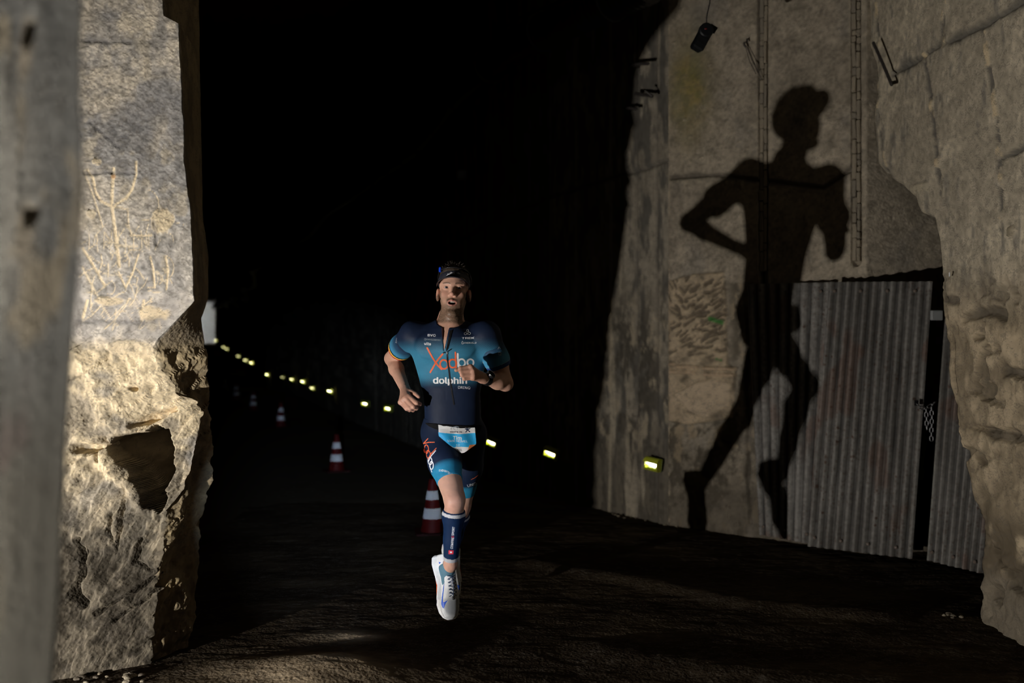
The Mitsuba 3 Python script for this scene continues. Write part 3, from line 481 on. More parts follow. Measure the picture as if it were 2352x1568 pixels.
def mesh_field(ev, lo, hi, h, B=14, slack=0.02):
    """surface nets over the blocks that the surface passes; ev(points, block centre, block radius)"""
    lo, hi = np.asarray(lo, float), np.asarray(hi, float)
    nb = np.ceil((hi - lo) / (h * B)).astype(int); R = h * B * math.sqrt(3) / 2
    bi = np.stack(np.meshgrid(*[np.arange(n) for n in nb], indexing='ij'), -1).reshape(-1, 3)
    cen = lo + (bi + 0.5) * h * B
    act = np.abs(ev(cen, None, 0)) < R * 1.25 + slack
    bi, cen = bi[act], cen[act]
    g = np.stack(np.meshgrid(*[np.arange(B + 1)] * 3, indexing='ij'), -1).reshape(-1, 3)
    N = nb * B + 3; off = np.array([[a, b, c] for a in (0, 1) for b in (0, 1) for c in (0, 1)])
    edges = [(a, b) for a in range(8) for b in range(a + 1, 8) if np.abs(off[a] - off[b]).sum() == 1]
    ids, vs, quads = [], [], []
    key = lambda q: (q[..., 0] * N[1] + q[..., 1]) * N[2] + q[..., 2]
    for b0, c0 in zip(bi, cen):
        d = ev(lo + (g + b0 * B) * h, c0, R).reshape((B + 1,) * 3)
        sg = d < 0
        if sg.all() or not sg.any(): continue
        cor = np.stack([d[o[0]:B + o[0], o[1]:B + o[1], o[2]:B + o[2]] for o in off], -1).reshape(-1, 8)
        neg = (cor < 0).sum(1); cell = np.nonzero((neg > 0) & (neg < 8))[0]; cd = cor[cell]
        acc, cnt = np.zeros((len(cell), 3)), np.zeros(len(cell))
        for a, b in edges:
            x = (cd[:, a] < 0) != (cd[:, b] < 0); t = np.where(x, cd[:, a] / np.where(x, cd[:, a] - cd[:, b], 1), 0)
            acc += x[:, None] * (off[a] + t[:, None] * (off[b] - off[a])); cnt += x
        ci = np.stack(np.unravel_index(cell, (B,) * 3), -1) + b0 * B
        ids.append(key(ci)); vs.append(lo + (ci + acc / cnt[:, None]) * h)
        for ax in range(3):
            e = np.zeros(3, int); e[ax] = 1; u, v = np.eye(3, dtype=int)[(ax + 1) % 3], np.eye(3, dtype=int)[(ax + 2) % 3]
            s0 = sg[:B, :B, :B]; s1 = sg[e[0]:B + e[0], e[1]:B + e[1], e[2]:B + e[2]]
            w = np.argwhere(s0 != s1)
            if not len(w): continue
            flip = s0[tuple(w.T)]; q = w + b0 * B
            Q = np.stack([key(q - u - v), key(q - v), key(q), key(q - u)], -1)
            quads.append(np.where(flip[:, None], Q, Q[:, ::-1]))
    ids, vs, quads = np.concatenate(ids), np.concatenate(vs), np.concatenate(quads)
    o = np.argsort(ids); ids, vs = ids[o], vs[o]
    j = np.clip(np.searchsorted(ids, quads), 0, len(ids) - 1); ok = (ids[j] == quads).all(1); j = j[ok]
    return trimesh.Trimesh(vs, np.vstack([j[:, [0, 1, 2]], j[:, [0, 2, 3]]]), process=False)
def half(n, p0):                                # a half space: inside where (p - p0) . n < 0
    n = np.asarray(n, float) / np.linalg.norm(n); p0 = np.asarray(p0, float)
    return lambda p: (p - p0) @ n
def bounds(f): return (np.min([o[1] - o[2] for o in f.ops if o[4] == 'u'], 0) - 0.02, np.max([o[1] + o[2] for o in f.ops if o[4] == 'u'], 0) + 0.02)
unit = lambda v: np.asarray(v, float) / np.linalg.norm(v)

# joints, in metres; the camera looks along +y
SHR, ELR, WRR = V(-0.476, 4.765, 1.432), V(-0.608, 5.035, 1.314), V(-0.514, 4.80, 1.168)
SHL, ELL, WRL = V(-0.116, 4.672, 1.430), V(-0.031, 4.72, 1.201), V(-0.137, 4.595, 1.232)
HIR, KNR, ANR = V(-0.365, 4.845, 0.955), V(-0.2645, 4.600, 0.670), V(-0.292, 4.715, 0.342)
HIL, KNL, ANL = V(-0.200, 4.885, 0.945), V(-0.258, 5.06, 0.564), V(-0.322, 5.285, 0.268)
HEAD = V(-0.2745, 4.690, 1.640)
def rot(ax, deg): return trimesh.transformations.rotation_matrix(math.radians(deg), ax)[:3, :3]
RH = rot([0, 1, 0], 2.0) @ rot([1, 0, 0], -7.0)        # the head: a little rolled, the chin a little up
HW = lambda q: HEAD + RH @ np.asarray(q, float)        # head coordinates (x viewer's right, y backwards, z up, origin between the eyes) -> world

# torso: ellipses stacked along z
TZ = np.array([0.84, 0.88, 0.93, 1.00, 1.10, 1.18, 1.28, 1.36, 1.42, 1.46, 1.50, 1.54])
TA = np.array([0.085, 0.112, 0.128, 0.131, 0.131, 0.130, 0.136, 0.145, 0.142, 0.110, 0.062, 0.050])
TB = np.array([0.070, 0.090, 0.105, 0.100, 0.092, 0.094, 0.104, 0.111, 0.104, 0.090, 0.070, 0.056])
TX = np.array([-0.284, -0.284, -0.286, -0.287, -0.2875, -0.292, -0.295, -0.299, -0.299, -0.297, -0.294, -0.291])
TY = np.array([4.885, 4.875, 4.862, 4.845, 4.820, 4.800, 4.768, 4.745, 4.732, 4.728, 4.728, 4.728])
TW = np.radians(np.array([6, 6, 5, 3, 0, -4, -9, -12, -13, -13, -10, -6.0]))
def torso(off=0.0, wr=0.0):
    def f(p):
        z = np.clip(p[:, 2], TZ[0], TZ[-1]); I = lambda a: np.interp(z, TZ, a)
        x, y, w = p[:, 0] - I(TX), p[:, 1] - I(TY), I(TW); c, s = np.cos(w), np.sin(w)
        x, y = c * x + s * y, -s * x + c * y
        a, b = I(TA) + off, I(TB) + off
        k0 = (np.abs(x / a) ** 2.3 + np.abs(y / b) ** 2.3) ** (1 / 2.3); k1 = np.hypot(x / a ** 2, y / b ** 2)
        d = k0 * (k0 - 1) / np.maximum(k1, 1e-3)
        d = np.where(k0 < 0.35, -0.6 * np.minimum(a, b), d)
        return np.maximum(d, np.maximum(TZ[0] - off - p[:, 2], p[:, 2] - TZ[-1] - off))
    return f
def chest_parts(f, off):
    f.add(torso(off), (-0.29, 4.80, 1.19), 0.42, 0.03)
    for sh, sx in ((SHR, -1), (SHL, 1)):
        nb = V(-0.293 + sx * 0.052, 4.742, 1.444)
        f.cone(nb, sh + V(-sx * 0.012, 0.004, 0.0), 0.036 + off, 0.055 + off, 0.04)
        w = V(math.cos(-0.22), math.sin(-0.22), 0)
        pc = V(-0.299, 4.732, 1.375) + w * sx * 0.066 + V(-w[1], w[0], 0) * -0.082
        f.ell(pc, (0.066 + off, 0.018 + off, 0.048 + off), 0.05)
        f.cone(sh * 0.55 + V(-0.299, 4.75, 1.30) * 0.45 + V(sx * 0.035, 0.02, 0), V(-0.293 + sx * 0.095, 4.79, 1.22), 0.050 + off, 0.034 + off, 0.06)
def arm_upper(f, sh, el, off, k=0.035):
    f.cone(sh, sh + (el - sh) * 0.5, 0.056 + off, 0.048 + off, k); f.cone(sh + (el - sh) * 0.5, el, 0.048 + off, 0.035 + off, k)
def leg_upper(f, hi, kn, off, k=0.04):
    w = kn - hi
    f.cone(hi, hi + w * 0.45, 0.074 + off, 0.0685 + off, k); f.cone(hi + w * 0.45, kn, 0.0685 + off, 0.046 + off, k)
def leg_lower(f, kn, an, fw, off, k=0.02):      # fw: the way the shin faces
    w = an - kn; c = kn + w * 0.28 - fw * 0.020
    f.cone(kn, c, 0.044 + off, 0.047 + off, k); f.cone(c, kn + w * 0.62 - fw * 0.008, 0.047 + off, 0.034 + off, k); f.cone(kn + w * 0.62 - fw * 0.008, an, 0.034 + off, 0.0265 + off, k)
    f.cone(kn + w * 0.1 + fw * 0.012, an, 0.032 + off, 0.022 + off, k)
FWR = unit(np.cross(np.cross(ANR - KNR, V(0.05, -1, 0)), ANR - KNR)); FWL = unit(np.cross(np.cross(ANL - KNL, V(0.02, -1, 0)), ANL - KNL))
def finger(f, pts, r0, r1, k=0.005):
    n = len(pts) - 1
    for i in range(n): f.cone(pts[i], pts[i + 1], r0 + (r1 - r0) * i / n, r0 + (r1 - r0) * (i + 1) / n, k)
def hands(f):
    # the viewer's left hand: loose fist, back of the hand to the camera, thumb apart
    tips = [((938, 910), (957, 925), 4.690), ((931.5, 914), (949.5, 934), 4.686), ((925.5, 918.5), (941.5, 938), 4.692), ((920, 923.5), (933.5, 938.5), 4.704)]
    for i, ((ax, ay), (bx, by), d) in enumerate(tips):
        m, q = px(ax, ay, d + 0.018), px(bx, by, d - 0.012)
        f.cone(WRR + V(0, -0.004, 0), m, 0.018, 0.0125, 0.012)
        dn = unit(q - m); ml = q + V(0.010, 0.026, -0.006) + dn * 0.004; tl = ml + V(-0.016, 0.012, 0.010)
        finger(f, [m, q, ml, tl], 0.0112 if i < 3 else 0.0098, 0.0085 if i < 3 else 0.0075)
        f.ell(m + V(0, -0.006, 0), (0.010, 0.009, 0.010), 0.008)
    t0, t1, t2, t3 = WRR + V(0.006, -0.015, -0.005), px(944.5, 900, 4.745), px(953.5, 904.5, 4.715), px(961.5, 911.5, 4.700)
    finger(f, [t0, t1], 0.016, 0.0125, 0.012); finger(f, [t1, t2, t3], 0.0118, 0.0088)
    # the viewer's right hand: fist in front of the chest, fingers one above the other
    tips = [((1080.5, 842), (1057.5, 846), 4.515), ((1085, 850.5), (1058.5, 853), 4.511), ((1086.5, 859.5), (1061.5, 861), 4.513), ((1086, 868), (1066, 869.5), 4.519)]
    for i, ((ax, ay), (bx, by), d) in enumerate(tips):
        m, q = px(ax, ay, d + 0.010), px(bx, by, d - 0.004)
        f.cone(WRL, m, 0.019, 0.0122, 0.012)
        finger(f, [m, q, q + V(0.004, 0.030, -0.001), q + V(0.022, 0.034, 0.000)], 0.0108 if i < 3 else 0.0096, 0.0084 if i < 3 else 0.0075)
        f.ell(m + V(0.002, -0.004, 0), (0.010, 0.010, 0.0092), 0.008)
    t1, t2, t3 = px(1078, 845, 4.562), px(1060, 847, 4.549), px(1047.5, 850, 4.537)
    finger(f, [WRL + V(-0.01, -0.01, 0.012), t1], 0.017, 0.0125, 0.012); finger(f, [t1, t2, t3], 0.0118, 0.0085)
EYE = [V(-0.0298, -0.0735, 0.0), V(0.0298, -0.0735, -0.001)]
def head(f):
    E = lambda c, r, k=0.02, mode='u': f.ell(HW(c), r, k, mode, RH)
    C = lambda a, b, ra, rb, k=0.02, mode='u': f.cone(HW(a), HW(b), ra, rb, k, mode)
    E((0, 0.016, 0.038), (0.0690, 0.094, 0.080)); E((0, -0.030, 0.022), (0.0585, 0.062, 0.066), 0.03)      # skull, forehead
    E((0, -0.036, -0.038), (0.0535, 0.048, 0.060), 0.02)                                                  # face
    for s in (-1, 1):
        C((s * 0.0465, -0.002, -0.052), (s * 0.0315, -0.040, -0.098), 0.0140, 0.0125, 0.018); C((s * 0.0315, -0.040, -0.098), (s * 0.009, -0.076, -0.123), 0.0125, 0.0135, 0.022)   # jaw
        E((s * 0.041, -0.055, -0.030), (0.017, 0.022, 0.015), 0.025)                                      # cheekbone
        C((s * 0.012, -0.085, 0.0165), (s * 0.046, -0.068, 0.0195), 0.0080, 0.0075, 0.018)               # brow ridge
        E((s * 0.027, -0.065, -0.062), (0.019, 0.018, 0.030), 0.022)                                      # cheek
        # ears
        E((s * 0.0740, 0.010, -0.022), (0.0105, 0.018, 0.031), 0.008); E((s * 0.0825, 0.000, -0.020), (0.0065, 0.0115, 0.018), 0.006, 's')
    E((0, -0.074, -0.119), (0.020, 0.015, 0.014), 0.022)                                                 # chin
    C((0, -0.045, -0.116), (0, -0.004, -0.092), 0.018, 0.028, 0.02)                                      # under the chin
    E((0, -0.080, -0.070), (0.028, 0.020, 0.026), 0.022)                                                 # muzzle
    for s, ec in zip((-1, 1), EYE):
        E((ec[0] + s * 0.001, -0.0925, -0.002), (0.0165, 0.0115, 0.0095), 0.014, 's')                     # socket
    C((0, -0.084, 0.008), (0, -0.107, -0.034), 0.0068, 0.0096, 0.012); E((0, -0.1080, -0.0355), (0.0098, 0.0105, 0.0088), 0.008)      # nose
    for s in (-1, 1):
        E((s * 0.0122, -0.0945, -0.0390), (0.0074, 0.0095, 0.0066), 0.007); E((s * 0.0062, -0.1030, -0.0450), (0.0036, 0.0050, 0.0030), 0.002, 's')
    for ec in EYE:                                                                                       # lids, then their almond opening
        E(ec, (0.0142, 0.0142, 0.0136), 0.005); E(ec + V(0, -0.016, -0.0008), (0.0120, 0.012, 0.0045), 0.0015, 's')
    # open mouth with lips
    for s in (-1, 1):
        C((0, -0.0985, -0.0625), (s * 0.0205, -0.0885, -0.0715), 0.0048, 0.0030, 0.006); C((0, -0.0955, -0.0865), (s * 0.0195, -0.0875, -0.0745), 0.0056, 0.0032, 0.006)
    E((0, -0.0920, -0.0745), (0.0170, 0.026, 0.0080), 0.003, 's')
    E((0, -0.0985, -0.1000), (0.016, 0.006, 0.005), 0.012, 's')                                  # the dip above the chin
body = Field()
chest_parts(body, 0.0)
nk = V(-0.291, 4.730, 1.475)
body.cone(nk, HW((0, 0.018, -0.055)), 0.052, 0.047, 0.025); body.cone(nk + V(0, -0.030, -0.01), HW((0, -0.012, -0.085)), 0.030, 0.034, 0.03)
for s in (-1, 1): body.cone(V(-0.291 + s * 0.018, 4.678, 1.462), HW((s * 0.045, 0.022, -0.055)), 0.0125, 0.013, 0.014)      # neck muscles
body.ell((-0.291, 4.658, 1.452), (0.012, 0.018, 0.012), 0.012, 's')
head(body)
for sh, el, wr in ((SHR, ELR, WRR), (SHL, ELL, WRL)):
    arm_upper(body, sh, el, 0); w = wr - el
    body.cone(el, el + w * 0.35, 0.0335, 0.0355, 0.018); body.cone(el + w * 0.35, wr, 0.0355, 0.0240, 0.018)
hands(body)
for hi, kn, an, fw in ((HIR, KNR, ANR, FWR), (HIL, KNL, ANL, FWL)):
    leg_upper(body, hi, kn, 0); leg_lower(body, kn, an, fw, 0)
    body.ell(kn + fw * 0.022 + unit(kn - hi) * 0.004, (0.032, 0.026, 0.036), 0.03)
    body.cone(kn + unit(hi - kn) * 0.02, kn + unit(hi - kn) * 0.10 + fw * 0.010, 0.034, 0.038, 0.03)

# shoes: heel at l = 0, toe at l = 0.295; u up out of the sole
def shoe_frame(o, L, U):
    L = unit(L); U = np.asarray(U, float); U = unit(U - (U @ L) * L); return np.asarray(o, float), L, np.cross(U, L), U      # origin, l, w, u
SHOE_R = shoe_frame((-0.363, 4.815, 0.352), (0.204, -0.340, -0.918), (0.65, -0.9, 0)); SHOE_L = shoe_frame((-0.334, 5.399, 0.302), (0.02, -0.22, -0.97), (0.08, -1, 0.1))
def toS(sf, p): q = p - sf[0]; return q @ sf[1], q @ sf[2], q @ sf[3]
def toW(sf, l, w, u): return sf[0] + l * sf[1] + w * sf[2] + u * sf[3]
for sf, an in ((SHOE_R, ANR), (SHOE_L, ANL)):
    body.cone(an, toW(sf, 0.075, 0, 0.075), 0.028, 0.030, 0.02); body.cone(toW(sf, 0.06, 0, 0.06), toW(sf, 0.20, 0, 0.045), 0.028, 0.022, 0.02)
SL = np.array([-0.008, 0.0, 0.03, 0.08, 0.13, 0.18, 0.22, 0.26, 0.285, 0.298])
SW = np.array([0.022, 0.034, 0.043, 0.039, 0.036, 0.045, 0.0515, 0.048, 0.036, 0.018])
S0 = np.array([0.026, 0.012, -0.004, -0.004, 0.010, 0.004, 0.000, 0.010, 0.022, 0.032])
S1 = np.array([0.044, 0.050, 0.052, 0.046, 0.042, 0.041, 0.040, 0.040, 0.040, 0.040])
U1 = np.array([0.060, 0.105, 0.108, 0.104, 0.100, 0.088, 0.074, 0.062, 0.054, 0.042])
def slab(l, w, u, hw, lo, hi, p=3.0):
    a, b, c = np.interp(l, SL, hw), (np.interp(l, SL, hi) - np.interp(l, SL, lo)) / 2, (np.interp(l, SL, hi) + np.interp(l, SL, lo)) / 2
    x, y = w / a, (u - c) / b; k0 = (np.abs(x) ** p + np.abs(y) ** p) ** (1 / p)
    return np.maximum((k0 - 1) * np.minimum(a, b) * 0.85, np.maximum(SL[0] - l, l - SL[-1]))
def midsole(sf):
    def f(p, c=None, R=0):
        l, w, u = toS(sf, p); return slab(l, w - 0.004 * np.sin(l * 14), u, SW + 0.004, S0, S1, 3.6) + 0.0022 * np.sin(u * 190) * (l < 0.2)
    return f
def upper(sf):
    def f(p, c=None, R=0):
        l, w, u = toS(sf, p); d = slab(l, w - 0.004 * np.sin(l * 14), u, SW - 0.003 - 0.0, S1 - 0.02, U1, 2.3)
        e = np.hypot((l - 0.060) / 0.050, w / 0.030) - 1
        return np.maximum(d, -np.maximum(e * 0.03, 0.072 - u))
    return f
def sock(sf, an):
    f = Field(); a = toW(sf, 0.066, 0, 0.080)
    f.cone(an + (a - an) * -0.15, a, 0.0305, 0.036, 0.02); f.cone(toW(sf, 0.06, 0, 0.07), toW(sf, 0.15, 0, 0.058), 0.034, 0.030, 0.02)
    return f
# ---------------------------------------------------------------- materials
def skin_fn(p, n, uv):
    g = mikit.fbm(p.x * 240, p.y * 240, p.z * 240, 2)
    return mi.Color3f(0.46, 0.27, 0.185) * (0.86 + 0.28 * g)
def skin_color(v):
    c = np.broadcast_to(V(0.55, 0.318, 0.232), v.shape).copy()
    q = (v - HEAD) @ RH; x, y, z = q.T; hd = (z > -0.17) & (np.abs(x) < 0.1) & (y < 0.13)
    g = 0.6 + 0.8 * noise(v * 420, 3)
    def put(col, k): c[hd] = mixc(c[hd], np.asarray(col), np.clip(k, 0, 1)[hd])
    put((0.55, 0.27, 0.20), 0.55 * np.exp(-(((np.abs(x) - 0.036) / 0.018) ** 2 + ((z + 0.030) / 0.014) ** 2)) * (y < -0.03)); put((0.56, 0.26, 0.20), 0.6 * np.exp(-((x / 0.012) ** 2 + ((z + 0.036) / 0.012) ** 2)) * (y < -0.09)); put((0.52, 0.24, 0.17), 0.6 * (np.abs(x) > 0.068))
    beard = ss(-0.040, -0.075, z + 0.45 * np.maximum(np.abs(x) - 0.03, 0) * -1.0) * ss(-0.166, -0.148, z) * (y < 0.02); beard = np.maximum(beard, ss(0.048, 0.058, np.abs(x)) * ss(-0.01, -0.03, z) * (y < 0.0) * (z > -0.12))
    mo = ss(0.032, 0.02, np.abs(x)) * np.exp(-((z + 0.0560 + 0.25 * np.abs(x)) / 0.0056) ** 2)
    cheek = np.exp(-(((np.abs(x) - 0.036) / 0.016) ** 2 + ((z + 0.062) / 0.020) ** 2))
    put((0.10, 0.066, 0.042), (0.86 * beard * (1 - 0.75 * cheek) + 0.72 * mo * (y < -0.08)) * g)
    br = np.exp(-(((z - 0.0185 - 0.06 * (np.abs(x) - 0.012) + 1.6 * (np.abs(x) - 0.03) ** 2 * 6) / 0.0038) ** 2)) * ss(0.009, 0.014, np.abs(x)) * ss(0.050, 0.042, np.abs(x)) * (y < -0.05); put((0.07, 0.045, 0.03), 0.95 * br * g)
    lip = ss(1.1, 0.9, np.hypot(x / 0.0225, (z + 0.0745) / 0.0155)) * (y < -0.075); put((0.50, 0.20, 0.165), 0.75 * lip)
    mouth = (np.hypot(x / 0.0185, (z + 0.0745) / 0.0088) < 1) & (y > -0.0925) & (y < -0.05); put((0.10, 0.02, 0.02), 0.95 * mouth)
    for ec in EYE: put((0.36, 0.17, 0.12), 0.55 * ((np.hypot((x - ec[0]) / 0.0145, (z - ec[2] + 0.0008) / 0.0068) < 1) & (y < -0.06)))
    k = np.concatenate([[WRR, WRL]]); hand = np.min([np.linalg.norm(v - a, axis=1) for a in (WRR + V(0.03, -0.07, -0.05), WRL + V(-0.06, -0.06, 0.02))], 0); c = mixc(c, V(0.50, 0.265, 0.19), 0.7 * ss(0.10, 0.05, hand))
    for kn in (KNR, KNL): c = mixc(c, V(0.52, 0.27, 0.20), 0.6 * ss(0.06, 0.02, np.linalg.norm(v - kn - V(0, -0.03, -0.005), axis=1)))
    c *= (0.90 + 0.20 * fbm(v * 60, 3, 5))[:, None]
    return c
SKIN = bs('skin', pr(VC, 0.45, specular=0.35))
CLOTH = bs('cloth', pr(VC, 0.62, specular=0.2, sheen=0.1))
WHITE_PRINT = bs('white_print', pr((0.72, 0.74, 0.76), 0.6)); ORANGE_PRINT = bs('orange_print', pr((0.72, 0.13, 0.05), 0.6)); GREY_PRINT = bs('grey_print', pr((0.30, 0.36, 0.42), 0.6)); RED_PRINT = bs('red_print', pr((0.62, 0.03, 0.06), 0.6)); NAVY_PRINT = bs('navy_print', pr((0.012, 0.02, 0.05), 0.6)); BLUE_PRINT = bs('blue_print', pr((0.03, 0.10, 0.55), 0.5))
BLACK = bs('black_fabric', pr((0.008, 0.008, 0.009), 0.8, specular=0.1)); BLACK_GLOSS = bs('black_gloss', pr((0.010, 0.010, 0.012), 0.18, clearcoat=0.6)); DARK_ZIP = bs('dark_zip', pr((0.010, 0.011, 0.014), 0.4)); METAL = bs('bright_metal', {'type': 'twosided', 'bsdf': {'type': 'roughconductor', 'alpha': 0.25, 'specular_reflectance': rgb(0.8, 0.8, 0.82)}})
def ramp_c(t, stops):
    ts = [a for a, _ in stops]; return np.stack([np.interp(t, ts, [c[k] for _, c in stops]) for k in range(3)], -1)

# ---------------------------------------------------------------- body
BODY = mesh_field(body.eval, (-0.68, 4.38, -0.02), (0.06, 5.56, 1.80), 0.0028)
add('person', BODY, SKIN, True, skin_color(np.array(BODY.vertices)), 'male runner in blue and navy race suit and black visor, one fist before his chest', 'person')
# eyes
for i, ec in enumerate(EYE):
    m = trimesh.creation.icosphere(4, 0.0121); v = np.array(m.vertices); gz = unit((0.10, -1, -0.02)); a = np.degrees(np.arccos(np.clip(v @ gz / 0.0121, -1, 1)))
    c = np.where((a < 15)[:, None], V(0.01, 0.01, 0.01), np.where((a < 29)[:, None], V(0.035, 0.045, 0.055), V(0.42, 0.38, 0.38)))
    m.vertices = np.array([HW(ec + q) for q in v]); add('person__eye' + ('_001' if i else ''), m, bs('eye', pr(VC, 0.12)), True, c)
m = tube([HW((0.0135 * t, -0.087 + 0.006 * t * t, -0.0685)) for t in np.linspace(-1, 1, 12)], 0.0027, 6); add('person__teeth', m, bs('teeth', pr((0.62, 0.58, 0.50), 0.3)), True)

# ---------------------------------------------------------------- jersey and its sleeves
STR = unit(ELR - SHR); STL = unit(ELL - SHL)
EDR, EDL = SHR + (ELR - SHR) * 0.61, SHL + (ELL - SHL) * 0.66
jf = Field(); chest_parts(jf, 0.0055)
for sh, el in ((SHR, ELR), (SHL, ELL)): jf.cone(sh, sh + (el - sh) * 0.30, 0.0625, 0.057, 0.035)
def wrinkle(p): return 0.0030 * (fbm(np.stack([p[:, 0] * 14 + p[:, 2] * 9, p[:, 1] * 8, p[:, 2] * 7 - p[:, 0] * 6], -1), 3, 8) - 0.5)
HEMZ = lambda p: np.maximum(1.014 - 0.25 * (p[:, 0] + 0.425), 0.966) + 0.003 * np.sin(p[:, 0] * 60)
def jersey_ev(p, c=None, R=0):
    d = jf.eval(p, c, R) + wrinkle(p) * (p[:, 2] < 1.33)
    x0 = p[:, 0] + 0.292
    col = 1.464 + 0.026 * ss(0.02, 0.085, np.abs(x0)) + 0.25 * np.clip(p[:, 1] - 4.71, 0, 0.1)     # neckline
    nr = np.hypot((p[:, 0] + 0.291) / 0.070, (p[:, 1] - 4.728) / 0.118) - 1
    d = np.maximum(d, -np.maximum(nr * 0.07, (col - p[:, 2]) * 0.8)); d = np.maximum(d, p[:, 2] - 1.502)
    zx = np.interp(p[:, 2], [1.355, 1.470], [-0.3155, -0.3070]); zw = np.interp(p[:, 2], [1.355, 1.40, 1.47], [0.0, 0.007, 0.0150])
    d = np.maximum(d, -np.maximum(np.abs(p[:, 0] - zx) - zw, p[:, 1] - 4.72))                                                        # open zip
    d = np.maximum(d, (HEMZ(p) - p[:, 2]) * 0.9)
    for e, st in ((EDR, STR), (EDL, STL)):
        near = np.linalg.norm(p - e, axis=1) < 0.11
        d = np.where(near, np.maximum(d, (p - e) @ st), d)
    return d
lo, hi = bounds(jf)
JER = mesh_field(jersey_ev, lo, hi, 0.0034)
def jersey_fn(p, n, uv):
    z = p.z; t = 0.012 * mikit.noise(p.x * 9, z * 9)
    zz = z + t + 0.05 * dr.abs(p.x + 0.295)
    navy = mi.Color3f(0.008, 0.016, 0.042); mid = mi.Color3f(0.040, 0.195, 0.32); deep = mi.Color3f(0.012, 0.026, 0.070)
    up = mikit.smoothstep(1.435, 1.335, zz); dn = mikit.smoothstep(1.185, 1.265, zz)
    k = up * dn
    s = dr.abs(((p.x * 0.62 + z * 0.78) * 150) - dr.floor((p.x * 0.62 + z * 0.78) * 150) - 0.5) * 2
    st = mikit.smoothstep(0.25, 0.6, s - 0.5 + k)
    strip = mikit.smoothstep(0.02, 0.25, k) * mikit.smoothstep(1.0, 0.72, k)
    c = mikit.mix(navy, mid, k); c = mikit.mix(c, mikit.mix(navy, mid, dr.clip(k * 1.25, 0, 1)), strip * (st - 0.5) * 1.3 + 0.0)
    return c * (0.92 + 0.16 * mikit.noise(p.x * 600, p.y * 600, z * 600))
JERSEY = bs('jersey', pr(mikit.proc(jersey_fn), 0.6, specular=0.2, sheen=0.1))
add('person__jersey', JER, JERSEY, True)
say('person__jersey', 'navy to bright blue race top with an open zip')
def sleeve_mesh(sh, el, e, st, off=0.0075):
    f = Field(); arm_upper(f, sh, el, off, 0.035); s0 = sh + st * 0.062
    ev = lambda p, c=None, R=0: np.maximum(np.maximum(f.eval(p, c, R) + 0.5 * wrinkle(p), (p - e) @ st), -((p - s0) @ st))
    lo, hi = bounds(f); return mesh_field(ev, lo, hi, 0.0032)
for i, (sh, el, e, st) in enumerate(((SHR, ELR, EDR, STR), (SHL, ELL, EDL, STL))):
    m = sleeve_mesh(sh, el, e, st); v = np.array(m.vertices); t = (e - v) @ st                                                     # distance from the cuff
    L = np.linalg.norm(e - sh) - 0.062
    base = ramp_c(t, [(0.012, (0.055, 0.25, 0.43)), (0.055, (0.05, 0.22, 0.38)), (0.085, (0.02, 0.07, 0.14)), (0.13, (0.011, 0.022, 0.055))])
    if i == 0:
        c = np.where((t < 0.016)[:, None], V(0.50, 0.02, 0.03), np.where((t < 0.030)[:, None], V(0.70, 0.47, 0.08), np.where((t < 0.040)[:, None], V(0.012, 0.014, 0.02), base)))
    else:
        c = np.where((t < 0.020)[:, None], V(0.010, 0.04, 0.16), np.where((t < 0.023)[:, None], V(0.16, 0.30, 0.42), base))
    add('person__jersey__sleeve' + ('_001' if i else ''), m, CLOTH, True, c)
say('person__jersey__sleeve', 'blue sleeve with a red, yellow and black cuff'); say('person__jersey__sleeve_001', 'blue sleeve with a dark blue cuff')

# ---------------------------------------------------------------- shorts
def shorts_field(off):
    f = Field(); f.add(torso(off), (-0.29, 4.80, 1.19), 0.42, 0.03)
    leg_upper(f, HIR, KNR, off); leg_upper(f, HIL, KNL, off); return f
sf_ = shorts_field(0.0048)
THR, THL = unit(KNR - HIR), unit(KNL - HIL)
LR, LL = np.linalg.norm(KNR - HIR), np.linalg.norm(KNL - HIL)
HMR, HML = HIR + THR * LR * 0.735, HIL + THL * LL * 0.80
def shorts_ev(p, c=None, R=0):
    d = sf_.eval(p, c, R) + 0.4 * wrinkle(p)
    d = np.maximum(d, p[:, 2] - 1.03)
    a, b = (p - HMR) @ THR, (p - HML) @ THL
    fa, fb_ = np.linalg.norm((p - HIR) - ((p - HIR) @ THR)[:, None] * THR, axis=1), np.linalg.norm((p - HIL) - ((p - HIL) @ THL)[:, None] * THL, axis=1)
    sg = lambda h, k: np.linalg.norm(p - h - np.clip((p - h) @ (k - h) / ((k - h) @ (k - h)), 0, 1)[:, None] * (k - h), axis=1)
    isr = sg(HIR, KNR) < sg(HIL, KNL)
    return np.maximum(d, np.where(isr, np.where((p - HIR) @ THR / LR > 0.2, a, -1), np.where((p - HIL) @ THL / LL > 0.2, b, -1)))
lo, hi = bounds(sf_)
SHO = mesh_field(shorts_ev, lo, np.minimum(hi, [9, 9, 1.05]), 0.0036)
v = np.array(SHO.vertices)
tR, tL = -((v - HMR) @ THR), -((v - HML) @ THL); sg = lambda h, k: np.linalg.norm(v - h - np.clip((v - h) @ (k - h) / ((k - h) @ (k - h)), 0, 1)[:, None] * (k - h), axis=1); isR = sg(HIR, KNR) < sg(HIL, KNL)
t = np.where(isR, tR, tL); c = ramp_c(t, [(0.045, (0.02, 0.21, 0.37)), (0.060, (0.02, 0.17, 0.31)), (0.078, (0.008, 0.017, 0.046)), (0.3, (0.007, 0.014, 0.036))])
add('person__shorts', SHO, CLOTH, True, c); say('person__shorts', 'navy race shorts with a blue band at each hem')
